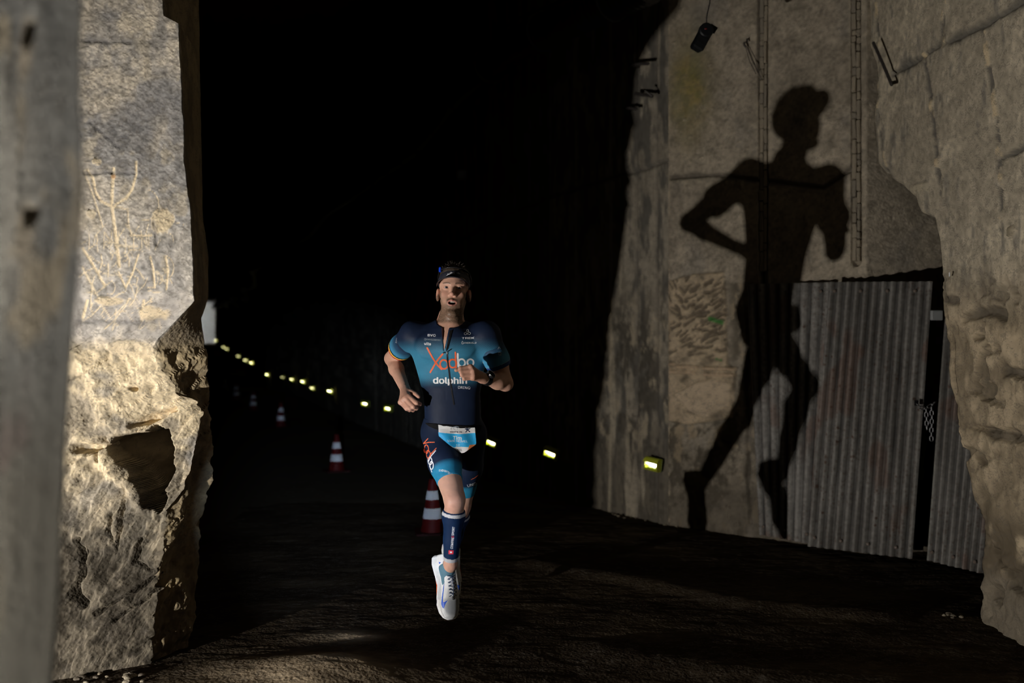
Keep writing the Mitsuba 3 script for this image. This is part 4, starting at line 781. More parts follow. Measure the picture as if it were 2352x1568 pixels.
# waist belt
bf = Field(); bf.add(torso(0.0115), (-0.29, 4.80, 1.19), 0.42)
def belt_ev(p, c=None, R=0):
    tz = p[:, 2] - (0.985 - 0.06 * (p[:, 0] + 0.287)); return np.maximum(bf.eval(p, c, R), np.abs(tz) - 0.019)
add('person__belt', mesh_field(belt_ev, (-0.46, 4.70, 0.94), (-0.12, 5.0, 1.04), 0.0036), BLACK, True)

# ---------------------------------------------------------------- calf sleeves, socks, shoes
for i, (kn, an, fw) in enumerate(((KNR, ANR, FWR), (KNL, ANL, FWL))):
    f = Field(); leg_lower(f, kn, an, fw, 0.0042); ax = unit(an - kn); L = np.linalg.norm(an - kn)
    def ev(p, c=None, R=0, f=f, kn=kn, ax=ax, L=L, fw=fw):
        t = (p - kn) @ ax; s = (p - kn) @ fw
        return np.maximum(f.eval(p, c, R), np.maximum(0.060 - 0.25 * s - t, t - L * 0.915))
    lo, hi = bounds(f); m = mesh_field(ev, lo, hi, 0.003); v = np.array(m.vertices); t = (v - kn) @ ax + 0.25 * ((v - kn) @ fw); t2 = L * 0.915 - (v - kn) @ ax
    navy = np.broadcast_to(V(0.005, 0.019, 0.060), v.shape)
    c = np.where(((t > 0.0675) & (t < 0.085))[:, None], V(0.48, 0.48, 0.50), navy); c = np.where((t2 < 0.021)[:, None], V(0.42, 0.42, 0.44), c)
    add('person__calf_sleeve' + ('_001' if i else ''), m, CLOTH, True, c); say('person__calf_sleeve' + ('_001' if i else ''), 'dark blue compression sleeve with white bands')
SOCKM = bs('sock', pr((0.085, 0.185, 0.25), 0.8)); 
LACE = bs('lace', pr((0.02, 0.045, 0.11), 0.6)); SOLE = bs('sole', pr((0.66, 0.67, 0.68), 0.5)); TONGUE = bs('tongue', pr((0.74, 0.75, 0.76), 0.6)); ORANGE = bs('orange_foam', pr((0.85, 0.10, 0.02), 0.5)); OUTSOLE = bs('outsole', pr((0.30, 0.30, 0.31), 0.7))
def shoe_fn(sf):
    o, L, W, U = [mi.ScalarVector3f(*map(float, a)) for a in sf]
    def fn(p, n, uv):
        q = p - o; l, w, u = dr.dot(q, L), dr.dot(q, W), dr.dot(q, U)
        c = mikit.mix(mi.Color3f(0.56, 0.58, 0.61), mi.Color3f(0.70, 0.71, 0.73), mikit.smoothstep(0.25, 0.06, l))
        toe = mikit.smoothstep(0.205, 0.225, l + 0.25 * dr.abs(w)) * mikit.smoothstep(0.052, 0.058, u)
        c = mikit.mix(c, mi.Color3f(0.30, 0.33, 0.38), toe * 0.75)
        line = mikit.smoothstep(0.35, 0.5, dr.abs(((l * 1.0 + u * 0.7) * 210) - dr.floor((l * 1.0 + u * 0.7) * 210) - 0.5))
        c = mikit.mix(c, mi.Color3f(0.42, 0.46, 0.52), 0.30 * line * mikit.smoothstep(0.05, 0.09, l))
        return c * (0.92 + 0.16 * mikit.noise(l * 900, w * 900, u * 900))
    return fn
def surf(ev, sf, l, w, u, d, n=28):             # march from (l, w, u) along d (shoe axes) to the shoe's skin
    p = toW(sf, l, w, u); dd = d[0] * sf[1] + d[1] * sf[2] + d[2] * sf[3]
    for _ in range(n): p = p + dd * float(ev(p[None])[0]) * 0.8
    return p, dd
for i, (sf, an) in enumerate(((SHOE_R, ANR), (SHOE_L, ANL))):
    sx = '_001' if i else ''; k = 'person__shoe' + sx; lat = None
    side = -1.0 if toW(sf, 0, -1, 0)[0] < toW(sf, 0, 1, 0)[0] else 1.0
    if i == 1: side = -side
    evU, evM = upper(sf), midsole(sf)
    box = np.array([toW(sf, a, b, c) for a in (-0.02, 0.31) for b in (-0.06, 0.06) for c in (-0.01, 0.125)])
    add(k, mesh_field(evU, box.min(0), box.max(0), 0.003), bs('shoe_upper' + sx, pr(mikit.proc(shoe_fn(sf)), 0.6)), True); say(k, 'white running shoe with thick sole' if i else 'white running shoe with blue laces and an orange sole window')
    add(k + '__midsole', mesh_field(evM, box.min(0), box.max(0), 0.003), SOLE, True)
    f = sock(sf, an); lo, hi = bounds(f); ax = unit(an - (KNR, KNL)[i])
    ev = lambda p, c=None, R=0, f=f, an=an, ax=ax: np.maximum(f.eval(p, c, R), -((p - an) @ ax) - 0.002)
    add('person__sock' + sx, mesh_field(ev, lo, hi, 0.003), SOCKM, True)
    # tongue, laces, toggle
    ton = [surf(evU, sf, l, 0, 0.16, (0, 0, -1))[0] + sf[3] * 0.001 for l in np.linspace(0.105, 0.20, 8)]
    parts = []
    for j, l in enumerate(np.linspace(0.108, 0.192, 6)):
        p = surf(evU, sf, l, 0, 0.16, (0, 0, -1))[0]; b = trimesh.creation.icosphere(2, 1.0); b.vertices = b.vertices * [0.0068, 0.0125, 0.003] ; b.apply_transform(frame(p + sf[3] * 0.0012, sf[1], sf[2], sf[3])); parts.append(b)
    add(k + '__tongue', parts, TONGUE, True)
    n = 0
    for j, l in enumerate(np.linspace(0.112, 0.190, 6)):
        for sg in (-1, 1):
            pts = [surf(evU, sf, l + 0.008 * t * sg, (t * 0.021), 0.16, (0, 0, -1))[0] + sf[3] * (0.0035 - 0.001 * abs(t)) for t in np.linspace(-1, 1, 9)]
            add(k + '__lace' + (f'_{n:03d}' if n else ''), tube(pts, 0.0016, 5), LACE, True); n += 1
    pts = [surf(evU, sf, l, 0.002 * math.sin(l * 90), 0.16, (0, 0, -1))[0] + sf[3] * 0.006 for l in np.linspace(0.105, 0.205, 10)]
    add(k + f'__lace_{n:03d}', tube(pts, 0.0019, 5), LACE, True)
    b = rbox(0.017, 0.012, 0.008, 0.002); p = surf(evU, sf, 0.207, 0.0, 0.16, (0, 0, -1))[0]; b.apply_transform(frame(p + sf[3] * 0.005, sf[1], sf[2], sf[3])); add(k + '__lace_toggle', b, DARK_ZIP)
    # marks on the outer side, laid on the skin
    def lay(poly, ev, off=0.0012, size=0.004, rot_=None):
        g = Polygon(poly); v2, f2 = trimesh.creation.triangulate_polygon(g, engine='earcut'); m = trimesh.Trimesh(np.c_[v2, 0 * v2[:, :1]], f2); v3, f3 = trimesh.remesh.subdivide_to_size(m.vertices, m.faces, size, 12)
        out = []
        for (l, u, _) in v3:
            p, dd = surf(ev, sf, l, side * 0.075, u, (0, -side, 0)); out.append(p - dd * off)
        out = np.array(out); ok = np.abs(ev(out)) < 0.004; return trimesh.Trimesh(out, f3[ok[f3].all(1)], process=False)
    add(k + '__orange_window', lay([(0.105, 0.012), (0.125, 0.010), (0.165, 0.014), (0.178, 0.020), (0.165, 0.026), (0.13, 0.028), (0.112, 0.022)], evM), ORANGE, False); say(k + '__orange_window', 'bright orange panel in the sole')
    add(k + '__curved_mark', lay([(0.246, 0.0545), (0.236, 0.0475), (0.222, 0.0465), (0.195, 0.052), (0.150, 0.066), (0.130, 0.074), (0.155, 0.069), (0.195, 0.060), (0.214, 0.058), (0.219, 0.062), (0.213, 0.073), (0.232, 0.062)], evU), BLUE_PRINT, False); say(k + '__curved_mark', 'blue curved logo')
    add(k + '__heel_mark', lay([(0.030, 0.075), (0.042, 0.072), (0.040, 0.078), (0.036, 0.088), (0.034, 0.079)], evU), BLUE_PRINT, False)

# ================================================================ what the runner wears on top, and the prints
def cast(mesh, o, d):                           # first hits of rays on a mesh; rays that miss take the mean depth of the others
    o = np.asarray(o, float); d = np.broadcast_to(unit(d), o.shape)
    loc, idx, _ = mesh.ray.intersects_location(o, d, multiple_hits=False)
    t = np.full(len(o), np.nan); t[idx] = ((loc - o[idx]) * d[idx]).sum(1)
    if np.isnan(t).any(): t = np.where(np.isnan(t), np.nanmedian(t), t)
    return o + d * t[:, None], d
def flat(mesh2d, size):                          # polygons or a lettering mesh -> a fine flat triangle mesh
    if not isinstance(mesh2d, trimesh.Trimesh):
        gs = mesh2d if isinstance(mesh2d, list) else [mesh2d]; ms = []
        for g in gs:
            for h in getattr(g, 'geoms', [g]):
                v, f = trimesh.creation.triangulate_polygon(h, engine='earcut'); ms.append(trimesh.Trimesh(np.c_[v, np.zeros(len(v))], f, process=False))
        m = trimesh.util.concatenate(ms)
    else:
        m = mesh2d.copy(); m.update_faces(m.face_normals[:, 2] > 0.5); m.remove_unreferenced_vertices()
    v, f = trimesh.remesh.subdivide_to_size(m.vertices, m.faces, size, 14); return np.asarray(v), np.asarray(f)
def onto(target, m2, o, ex, ey, d, off=0.0015, size=0.006):
    """lay flat artwork on a surface: its x, y go along ex, ey from o, then along d to the surface"""
    v, f = flat(m2, size); p = np.asarray(o) + v[:, :1] * np.asarray(ex) + v[:, 1:2] * np.asarray(ey)
    q, dd = cast(target, p, d); return trimesh.Trimesh(q - dd * off, f, process=False)
NPR = {}
def printed(key, mesh, mat, label=None):
    n = NPR.get(key, 0); NPR[key] = n + 1; k = key + (f'_{n:03d}' if n else ''); add(k, mesh, mat); say(k, label); return k
def words(text, h, bold=False): return meshkit.text_mesh(text, h, 0.001, bold)
from shapely.geometry import LineString
from shapely import affinity, union_all
def strokes(*lines, w): return union_all([LineString(l).buffer(w / 2, quad_segs=5) for l in lines])
def arc(cx, cy, rx, ry, a0=0, a1=360, n=22): return [(cx + rx * math.cos(math.radians(a)), cy + ry * math.sin(math.radians(a))) for a in np.linspace(a0, a1, n)]
DF = 4.635                                       # the chest's depth: pixels of the artwork become metres there
MPP = DF / F
def art(pts): return [(((x - 1176) * MPP), 1.4 + (784 - y) * MPP) for x, y in pts]
XZ = dict(o=V(0, 4.2, 0), ex=V(1, 0, 0), ey=V(0, 0, 1), d=V(0, 1, 0))
def on_jersey(g, **k): return onto(JER, g, **{**XZ, **k})
def text_at(x, y, text, cap, slope=0.0, bold=False, wx=1.0):     # lettering whose baseline starts at pixel (x, y), capitals "cap" pixels tall
    m = words(text, cap * MPP, bold); m.vertices = m.vertices * [wx, 1, 1]
    c, s = math.cos(slope), math.sin(slope); (X, Z), = art([(x, y)])
    v = m.vertices.copy(); m.vertices[:, 0] = X + v[:, 0] * c - v[:, 1] * s; m.vertices[:, 1] = Z + v[:, 0] * s + v[:, 1] * c; return m
C11 = lambda pts: art([(940 + x / 8.71, 730 + y / 8.71) for x, y in pts])
PR = 'person__jersey__print'
w = 4.0 * MPP
printed(PR, on_jersey(strokes(C11([(360, 600), (420, 715), (500, 860), (560, 950), (635, 1030)]), C11([(672, 722), (600, 800), (520, 900), (400, 1095)]), w=w)), ORANGE_PRINT, 'orange and white lettering across the chest')
printed(PR, on_jersey(strokes(C11(arc(690, 930, 80, 92)), w=w)), ORANGE_PRINT); printed(PR, on_jersey(strokes(C11(arc(868, 912, 76, 84)), C11([(930, 690), (932, 998)]), w=w)), ORANGE_PRINT)
printed(PR, on_jersey(strokes(C11([(975, 716), (978, 972)]), C11(arc(1048, 898, 66, 76)), w=w)), WHITE_PRINT); printed(PR, on_jersey(strokes(C11(arc(1220, 892, 62, 66)), w=w)), WHITE_PRINT)
for t, xx, slp in (('dolphin', 990.5, -0.004),):
    m = text_at(xx, 881.5, t, 14.5, slp, True, 1.16)
    printed(PR, on_jersey(m), WHITE_PRINT, 'bold white lettering below the chest'); m = m.copy(); m.vertices[:, 0] += 0.0018; printed(PR, on_jersey(m, off=0.0016), WHITE_PRINT)
printed(PR, on_jersey(text_at(1049.5, 893.5, 'DRINQ', 6.0, -0.07, False, 1.08)), WHITE_PRINT)
printed(PR, on_jersey(text_at(981, 772, 'BVC', 5.2, -0.03, True, 1.35)), WHITE_PRINT); printed(PR, on_jersey(text_at(980, 781, 'PHYSIOSPORT', 3.4, -0.06, False, 1.0)), GREY_PRINT); printed(PR, on_jersey(strokes(art(arc(976.5, 779, 2.0, 2.0)), w=0.7 * MPP)), GREY_PRINT)
printed(PR, on_jersey(text_at(973.5, 792, 'vita', 6.2, -0.03, True, 1.15)), WHITE_PRINT)
printed(PR, on_jersey(text_at(1060.5, 778.5, 'TREK', 4.2, 0.02, True, 2.0)), WHITE_PRINT); printed(PR, on_jersey(text_at(1067, 789, 'ENERVELO', 3.4, 0.0, False, 1.15)), WHITE_PRINT); printed(PR, on_jersey(strokes(art([(1063, 783), (1060.8, 787), (1062, 789.6), (1064.4, 789.6), (1065.3, 787), (1063, 783)]), w=0.8 * MPP)), WHITE_PRINT)
printed(PR, on_jersey(strokes(art(arc(1069.3, 766, 2.7, 2.7)), art(arc(1078.2, 765.4, 2.7, 2.7)), art(arc(1073.8, 758.6, 2.3, 2.3)), art([(1071.6, 759), (1070.5, 763.5)]), art([(1076, 759), (1077.3, 763)]), art([(1072, 766), (1075.6, 765.6)]), art([(1073.8, 761), (1073.8, 768)]), w=1.0 * MPP)), WHITE_PRINT, 'white emblem of three joined rings')
# zip: a dark strip with a puller, and the loose flap edge of the open part
ZL = C11([(762, 700), (768, 860), (785, 1050), (800, 1200), (815, 1350), (835, 1520)]) + art([(1040, 931)])
add('person__jersey__zip', onto(JER, LineString(ZL).buffer(1.7 * MPP), off=0.0028, **XZ), DARK_ZIP); say('person__jersey__zip', 'dark front zip')
p = cast(JER, [V(C11([(762, 690)])[0][0], 4.2, C11([(762, 690)])[0][1])], V(0, 1, 0))[0][0]
b = rbox(0.006, 0.005, 0.013, 0.0015); b.apply_translation(p + V(0, -0.004, -0.002)); add('person__jersey__zip_puller', b, METAL)
fl = art([(1033.5, 759), (1040, 757), (1036, 775), (1030, 800), (1026, 807), (1025.5, 802), (1030, 782)])
add('person__jersey__flap', onto(JER, Polygon(fl), off=0.004, **XZ), BLACK); say('person__jersey__flap', 'turned-back black edge of the open zip')
fl = art([(1013.5, 752), (1019.5, 753.5), (1020.5, 775), (1024.5, 802), (1022, 795), (1016, 772)])
add('person__jersey__flap_001', onto(JER, Polygon(fl), off=0.003, **XZ), bs('zip_lining', pr((0.035, 0.008, 0.010), 0.7)))
bow = [tube(cast(JER, [V(x, 4.2, z) for x, z in art(l)], V(0, 1, 0))[0] + V(0, -0.004, 0), 0.0022, 5) for l in ([(1018.5, 810), (1021, 809.3), (1024, 809.8)], [(1029, 807), (1033, 804.5), (1037, 801.5)])]
add('person__jersey__zip_cord', bow, DARK_ZIP)
# the sleeves' marks
SLV = [trimesh.load(scene[k]['filename'], process=False) for k in ('person__jersey__sleeve', 'person__jersey__sleeve_001')]
printed(PR, onto(SLV[0], text_at(902, 788, 'FCT', 4.0, 1.25, False, 1.2), **XZ), WHITE_PRINT); printed(PR, onto(SLV[1], text_at(1143, 802, 'X', 8, 0.25), **XZ), GREY_PRINT); printed(PR, onto(SLV[1], text_at(1144.5, 817, 'Q', 8, 0.2), **XZ), GREY_PRINT)
# shorts' marks
PS = 'person__shorts__print'
dS = unit(V(0.55, 1, 0)); exS = V(math.cos(0.5), -math.sin(0.5), 0)
def on_thigh(pts, w_): return strokes(*pts, w=w_)
C2 = lambda pts: [((920 + x / 6.272 - 1176) * 4.72 / F, 1.4 + (784 - 920 - y / 6.272) * 4.72 / F) for x, y in pts]
for pts, mt, lb in (([C2([(310, 640), (345, 600), (385, 555)]), C2([(305, 640), (400, 605), (485, 598)])], ORANGE_PRINT, 'orange and white lettering down the outer thigh'), ([C2(arc(365, 705, 36, 58))], ORANGE_PRINT, None), ([C2(arc(398, 770, 36, 50)), C2([(398, 838), (440, 760), (520, 675)])], ORANGE_PRINT, None), ([C2(arc(432, 855, 32, 52)), C2([(405, 870), (450, 780), (512, 708)])], WHITE_PRINT, None), ([C2(arc(458, 912, 27, 56)), C2([(425, 930), (460, 1010)])], WHITE_PRINT, None)):
    printed(PS, onto(SHO, on_thigh(pts, 0.0045), off=0.0016, **XZ), mt, lb)
def text_c2(x, y, text, cap, slope, wx=1.0):
    k = 4.66 / F; m = words(text, cap * k); v = m.vertices * [wx, 1, 1]; c, s = math.cos(slope), math.sin(slope); X, Z = (920 + x / 6.272 - 1176) * k, 1.4 + (784 - 920 - y / 6.272) * k
    m.vertices = np.c_[X + v[:, 0] * c - v[:, 1] * s, Z + v[:, 0] * s + v[:, 1] * c, v[:, 2]]; return m
m = text_c2(560, 1015, 'newsub', 6.0, 0.30, 1.25); m.vertices[:, 1] -= 9.0 * (m.vertices[:, 0] - m.vertices[:, 0].min()) ** 2; printed(PS, onto(SHO, m, **XZ), WHITE_PRINT); printed(PS, onto(SHO, text_c2(925, 1370, 'UNO', 7.5, 0.2), **XZ), WHITE_PRINT)
printed(PS, onto(SHO, strokes(C2([(995, 1212), (1045, 1190), (1100, 1150)]), w=0.003), **XZ), ORANGE_PRINT)
# calf sleeve lettering, reading upwards
CSL = trimesh.load(scene['person__calf_sleeve']['filename'], process=False)
def up_text(x, y, text, cap, ang, mat, wx=1.0):
    k = 4.66 / F; m = words(text, cap * k, True); v = m.vertices * [wx, 1, 1]; c, s = math.cos(ang), math.sin(ang); X, Z = (x - 1176) * k, 1.4 + (784 - y) * k
    m.vertices = np.c_[X + v[:, 0] * c - v[:, 1] * s, Z + v[:, 0] * s + v[:, 1] * c, v[:, 2]]; return printed('person__calf_sleeve__print', onto(CSL, m, **XZ), mat)
up_text(1040.5, 1259, 'COMPRE', 5.4, 1.45, WHITE_PRINT, 0.92); up_text(1043.2, 1231.5, 'S', 5.4, 1.45, RED_PRINT); up_text(1043.8, 1226, 'SPORT', 5.4, 1.45, WHITE_PRINT, 0.92)
k = 4.66 / F; sq = Polygon([((x - 1176) * k, 1.4 + (784 - y) * k) for x, y in [(1030.5, 1261.5), (1042.5, 1262), (1041.5, 1272), (1030, 1271.5)]])
printed('person__calf_sleeve__print', onto(CSL, sq, **XZ), RED_PRINT, 'red square mark'); sq2 = affinity.scale(sq, 0.4, 0.4); printed('person__calf_sleeve__print', onto(CSL, sq2, off=0.003, **XZ), WHITE_PRINT)

# ---------------------------------------------------------------- race bib, hung from the belt
DB = 4.66
B = lambda pts: [((920 + x / 6.272 - 1176) * DB / F, 1.4 + (784 - 920 - y / 6.272) * DB / F) for x, y in pts]
def bib_y(x, z):                                # its gently folded surface
    lowz = np.clip(0.985 - z, 0, 0.2)
    return 4.732 - 0.28 * lowz + 0.10 * np.abs(x + 0.295) + 0.004 * np.sin(x * 75 + z * 30) * ss(0.0, 0.03, lowz)
def bib_part(poly, off, thick=False):
    v, f = flat(Polygon(B(poly)) if isinstance(poly, list) else poly, 0.006)
    y = bib_y(v[:, 0], v[:, 1]) - off; m = trimesh.Trimesh(np.c_[v[:, 0], y, v[:, 1]], f, process=False); return m
OUT = [(525, 365), (700, 392), (860, 418), (1062, 408), (1072, 520), (1082, 622), (985, 715), (905, 768), (870, 772), (840, 757), (690, 650), (535, 530)]
BIBW, BIBB, BIBO = bs('bib_white', pr((0.66, 0.67, 0.68), 0.55)), bs('bib_blue', pr((0.02, 0.36, 0.72), 0.5)), bs('bib_orange', pr((0.62, 0.20, 0.07), 0.55))
add('person__race_bib', bib_part(OUT, 0.0), BIBW); say('person__race_bib', 'white and bright blue race bib')
add('person__race_bib__blue_field', bib_part([(525, 475), (700, 492), (860, 500), (1068, 485), (1082, 615), (1078, 650), (985, 655), (975, 684), (800, 680), (760, 690), (690, 650), (535, 530)], 0.0006), BIBB)
add('person__race_bib__orange_corner', bib_part([(988, 655), (1078, 652), (1060, 665), (985, 713), (958, 732)], 0.0009), BIBO)
def bib_text(x, y, text, cap, slope, mat, bold=False, wx=1.0):
    k = DB / F; m = words(text, cap * k, bold); v = m.vertices * [wx, 1, 1]; c, s = math.cos(slope), math.sin(slope); X, Z = B([(x, y)])[0]
    m.vertices = np.c_[X + v[:, 0] * c - v[:, 1] * s, Z + v[:, 0] * s + v[:, 1] * c, v[:, 2]]
    printed('person__race_bib__print', bib_part(m, 0.0013), mat)
bib_text(738, 578, 'Tim', 8.0, -0.02, WHITE_PRINT, True, 1.1); bib_text(660, 610, 'VAN HEMEL', 5.0, -0.03, WHITE_PRINT, False, 1.22); bib_text(785, 672, '10', 4.6, 0, WHITE_PRINT, False, 1.2)
bib_text(695, 478, 'TRIATHLON', 2.9, -0.01, NAVY_PRINT, True, 1.2); bib_text(800, 738, 'XXL', 4.2, 0.0, NAVY_PRINT, False, 1.2)
printed('person__race_bib__print', bib_part(strokes(B(arc(760, 425, 48, 28, 160, 380)), B(arc(790, 415, 40, 26, 120, 330)), w=0.0022), 0.0010), GREY_PRINT)
printed('person__race_bib__print', bib_part(strokes(B([(930, 470), (955, 440), (985, 468)]), B([(920, 425), (950, 440), (990, 420)]), B([(958, 418), (955, 445)]), B([(955, 440), (940, 420)]), w=0.0045), 0.0010), NAVY_PRINT, 'small black figure emblem')

# ---------------------------------------------------------------- watch
ax = unit(WRL - ELL); wc = WRL - ax * 0.030
pts = []; a1 = unit(np.cross(ax, V(0, 0, 1))); a2 = np.cross(a1, ax)
ring = lambda r, hw: trimesh.util.concatenate([grid_mesh(np.array([[wc + ax * h + (a1 * math.cos(t) + a2 * math.sin(t)) * rr for t in np.linspace(0, 2 * np.pi, 33)] for h, rr in ((-hw, r - 0.004), (-hw, r), (hw, r - 0.0015), (hw, r - 0.006))]))])
add('person__watch', ring(0.0315, 0.0115), BLACK, 40); say('person__watch', 'black wrist watch')
out = unit(V(0.10, -0.75, 0.62) - ax * (V(0.10, -0.75, 0.62) @ ax)); m = lathe([(0.0, -0.006), (0.0215, -0.006), (0.0228, -0.003), (0.0228, 0.004), (0.0205, 0.0062), (0.0, 0.0062)], 28)
m.apply_transform(frame(wc + out * 0.032, ax, np.cross(out, ax), out)); add('person__watch__case', m, BLACK_GLOSS, 30)
m = lathe([(0.0195, 0.0062), (0.0212, 0.0066), (0.0212, 0.0056)], 28); m.apply_transform(frame(wc + out * 0.032, ax, np.cross(out, ax), out)); add('person__watch__bezel', m, METAL, 30)
# ---------------------------------------------------------------- hair, visor, sunglasses
hf = Field()
hf.ell(HW((0, 0.022, 0.042)), (0.0745, 0.098, 0.086), 0.02, 'u', RH); hf.ell(HW((0, -0.022, 0.086)), (0.052, 0.058, 0.028), 0.03, 'u', RH)
r3 = np.random.default_rng(9)
def hair_ev(p, c=None, R=0):
    q = (p - HEAD) @ RH
    d = hf.eval(p, c, R) - 0.010 * (fbm(np.stack([q[:, 0] * 70, q[:, 1] * 55, q[:, 2] * 26], -1), 3, 17) - 0.5)
    line = np.interp(q[:, 1], [-0.09, -0.05, -0.02, 0.02, 0.06, 0.13], [0.062, 0.050, -0.010, -0.006, -0.04, -0.07])
    return np.maximum(d, (line - q[:, 2]) * 0.8)
HC = HEAD + V(0, 0.02, 0.03)
HAIR = mesh_field(hair_ev, HC - 0.16, HC + 0.17, 0.003); parts = [HAIR]
for k in range(170):                             # loose tufts
    th, ph = r3.uniform(-2.6, 2.6), r3.uniform(0.55, 1.35); dirv = V(math.sin(th) * math.cos(ph), -math.cos(th) * math.cos(ph), math.sin(ph))
    b = V(0, 0.022, 0.042) + dirv * V(0.070, 0.094, 0.082); L = r3.uniform(0.014, 0.028); tip = b + unit(dirv + r3.normal(0, 0.45, 3) + V(0.25, 0.1, 0.3)) * L; mid = (b + tip) / 2 + r3.normal(0, 0.003, 3)
    parts.append(tube([HW(b - dirv * 0.006), HW(b * 0.5 + mid * 0.5), HW(mid), HW(tip)], [0.0022, 0.0017, 0.0011, 0.0003], 5))
for tx, tz, lx, lz in ((0.026, 0.098, 0.020, 0.020), (0.030, 0.094, 0.026, 0.012), (0.010, 0.100, 0.006, 0.016), (0.020, 0.102, 0.010, 0.024), (-0.022, 0.098, -0.010, 0.014), (0.036, 0.090, 0.022, 0.008)):
    b = V(tx, -0.060, tz); parts.append(tube([HW(b), HW(b + V(lx * 0.5, -0.010, lz * 0.7)), HW(b + V(lx, -0.012, lz))], [0.0026, 0.0018, 0.0004], 5))
add('person__hair', parts, bs('hair', pr((0.030, 0.020, 0.0125), 0.6)), True); say('person__hair', 'short tousled brown hair')
VIS = bs('visor_cloth', pr((0.016, 0.017, 0.028), 0.6)); n = 97
def vis_pt(a, dz, out): return HW((math.sin(a) * (0.0745 + out), 0.012 - math.cos(a) * (0.1005 + out), 0.042 + 0.019 * math.cos(a) + dz))
P = np.array([[vis_pt(a, dz, o) for a in np.linspace(-np.pi, np.pi, n)] for dz, o in ((-0.017, -0.004), (-0.017, 0.001), (-0.006, 0.002), (0.006, 0.001), (0.017, -0.004), (0.0175, -0.008))])
BAND = grid_mesh(P); add('person__visor', BAND, VIS, True); say('person__visor', 'black sun visor with white lettering')
def brim_pt(a, s, up):
    c = max(math.cos(a * 1.12), 0); L = 0.066 * c ** 0.55 * s
    q = V(math.sin(a) * (0.0760 + 0.30 * L), 0.012 - math.cos(a) * 0.1015 - L, 0.042 + 0.019 * math.cos(a) - 0.0155 - 0.13 * L - 0.020 * (math.sin(a) ** 2) * (0.2 + 0.8 * s) + up); return HW(q)
A = np.linspace(-1.32, 1.32, 49); P = np.array([[brim_pt(a, s, u) for a in A] for s, u in ((0, 0.003), (0.33, 0.0032), (0.66, 0.003), (0.97, 0.002), (1.0, 0.0), (0.97, -0.0012), (0.66, -0.001), (0.33, -0.001), (0, -0.001))])
add('person__visor__brim', grid_mesh(P), VIS, 40)
fwd = RH @ V(0, 1, 0); exh, ezh = RH @ V(1, 0, 0), RH @ V(0, 0, 1)
lo_ = HW((0, -0.20, 0.0665)); S = 0.0088 / 7
J = strokes([(-36, -13), (-29, -12), (-22, 3)], arc(-15, -3, 6, 6, 180, 360, 9), [(-9, 4), (-9, -9)], [(-2, 11), (-2, -9)], [(5, 11), (5, -9)], arc(11, -3, 6, 5.8), arc(26, -3, 6.2, 5.8), w=3.4)
J = affinity.scale(affinity.skew(J, 12), 0.0118 / 22, 0.0118 / 22, origin=(0, 0)); J = affinity.rotate(affinity.translate(J, -0.012, 0.000), 9, origin=(0, 0))
printed('person__visor__print', onto(BAND, J, lo_, exh, ezh, fwd, 0.0012, 0.004), WHITE_PRINT, 'white lettering')
L2 = affinity.rotate(affinity.translate(strokes(arc(0, 0, 0.0075, 0.0032), [(-0.004, 0), (0.005, -0.001)], w=0.0018), 0.0235, 0.0005), -8, origin=(0.0235, 0)); printed('person__visor__print', onto(BAND, L2, lo_, exh, ezh, fwd, 0.0012, 0.004), GREY_PRINT)
# sunglasses pushed up on the hair
LEN = bs('dark_blue_lens', pr((0.006, 0.012, 0.05), 0.10)); BLU = bs('blue_plastic', pr((0.01, 0.06, 0.60), 0.25)); SGF = BLACK_GLOSS
SG = lambda a, z, o=0.0: HW((math.sin(a) * (0.0775 + o), 0.004 - math.cos(a) * (0.090 + o), z - 0.016))
fr = [SG(a, 0.110 - 0.014 * (a / 1.1) ** 2) for a in np.linspace(-1.15, 1.15, 31)]; add('person__sunglasses', [tube(fr, 0.0030, 6), tube([SG(-1.15, 0.095), HW((-0.0785, 0.02, 0.062)), HW((-0.078, 0.08, 0.045))], 0.0026, 6), tube([SG(1.15, 0.095), HW((0.0785, 0.02, 0.062)), HW((0.078, 0.08, 0.045))], 0.0026, 6)], SGF, True); say('person__sunglasses', 'sunglasses pushed up on the hair')
for i, (a0, a1) in enumerate(((-1.12, -0.10), (0.10, 1.12))):
    P = np.array([[SG(a, 0.109 - 0.014 * (a / 1.1) ** 2 + 0.016 * t * math.sin(np.pi * np.clip((a - a0) / (a1 - a0), 0.02, 0.98)) ** 0.5, -0.030 * t) for a in np.linspace(a0, a1, 17)] for t in np.linspace(0, 1, 7)])
    add('person__sunglasses__lens' + ('_001' if i else ''), grid_mesh(P), LEN, True)
b = rbox(0.012, 0.016, 0.024, 0.003); b.apply_transform(frame(SG(-0.95, 0.104, 0.002), *(RH.T))); add('person__sunglasses__hinge', b, BLU); say('person__sunglasses__hinge', 'bright blue hinge')

# ================================================================ things in the tunnel
def floor_at(x, y): return float(floor_h(np.array(x), np.array(y))) if 3.4 < y < 8.8 and -2.3 < x < 3.0 else float(floor_rise(y)) - 0.012 + 0.012 * float(fb(np.array(x * 1.2), np.array(y * 1.6), 0, 3, 3))
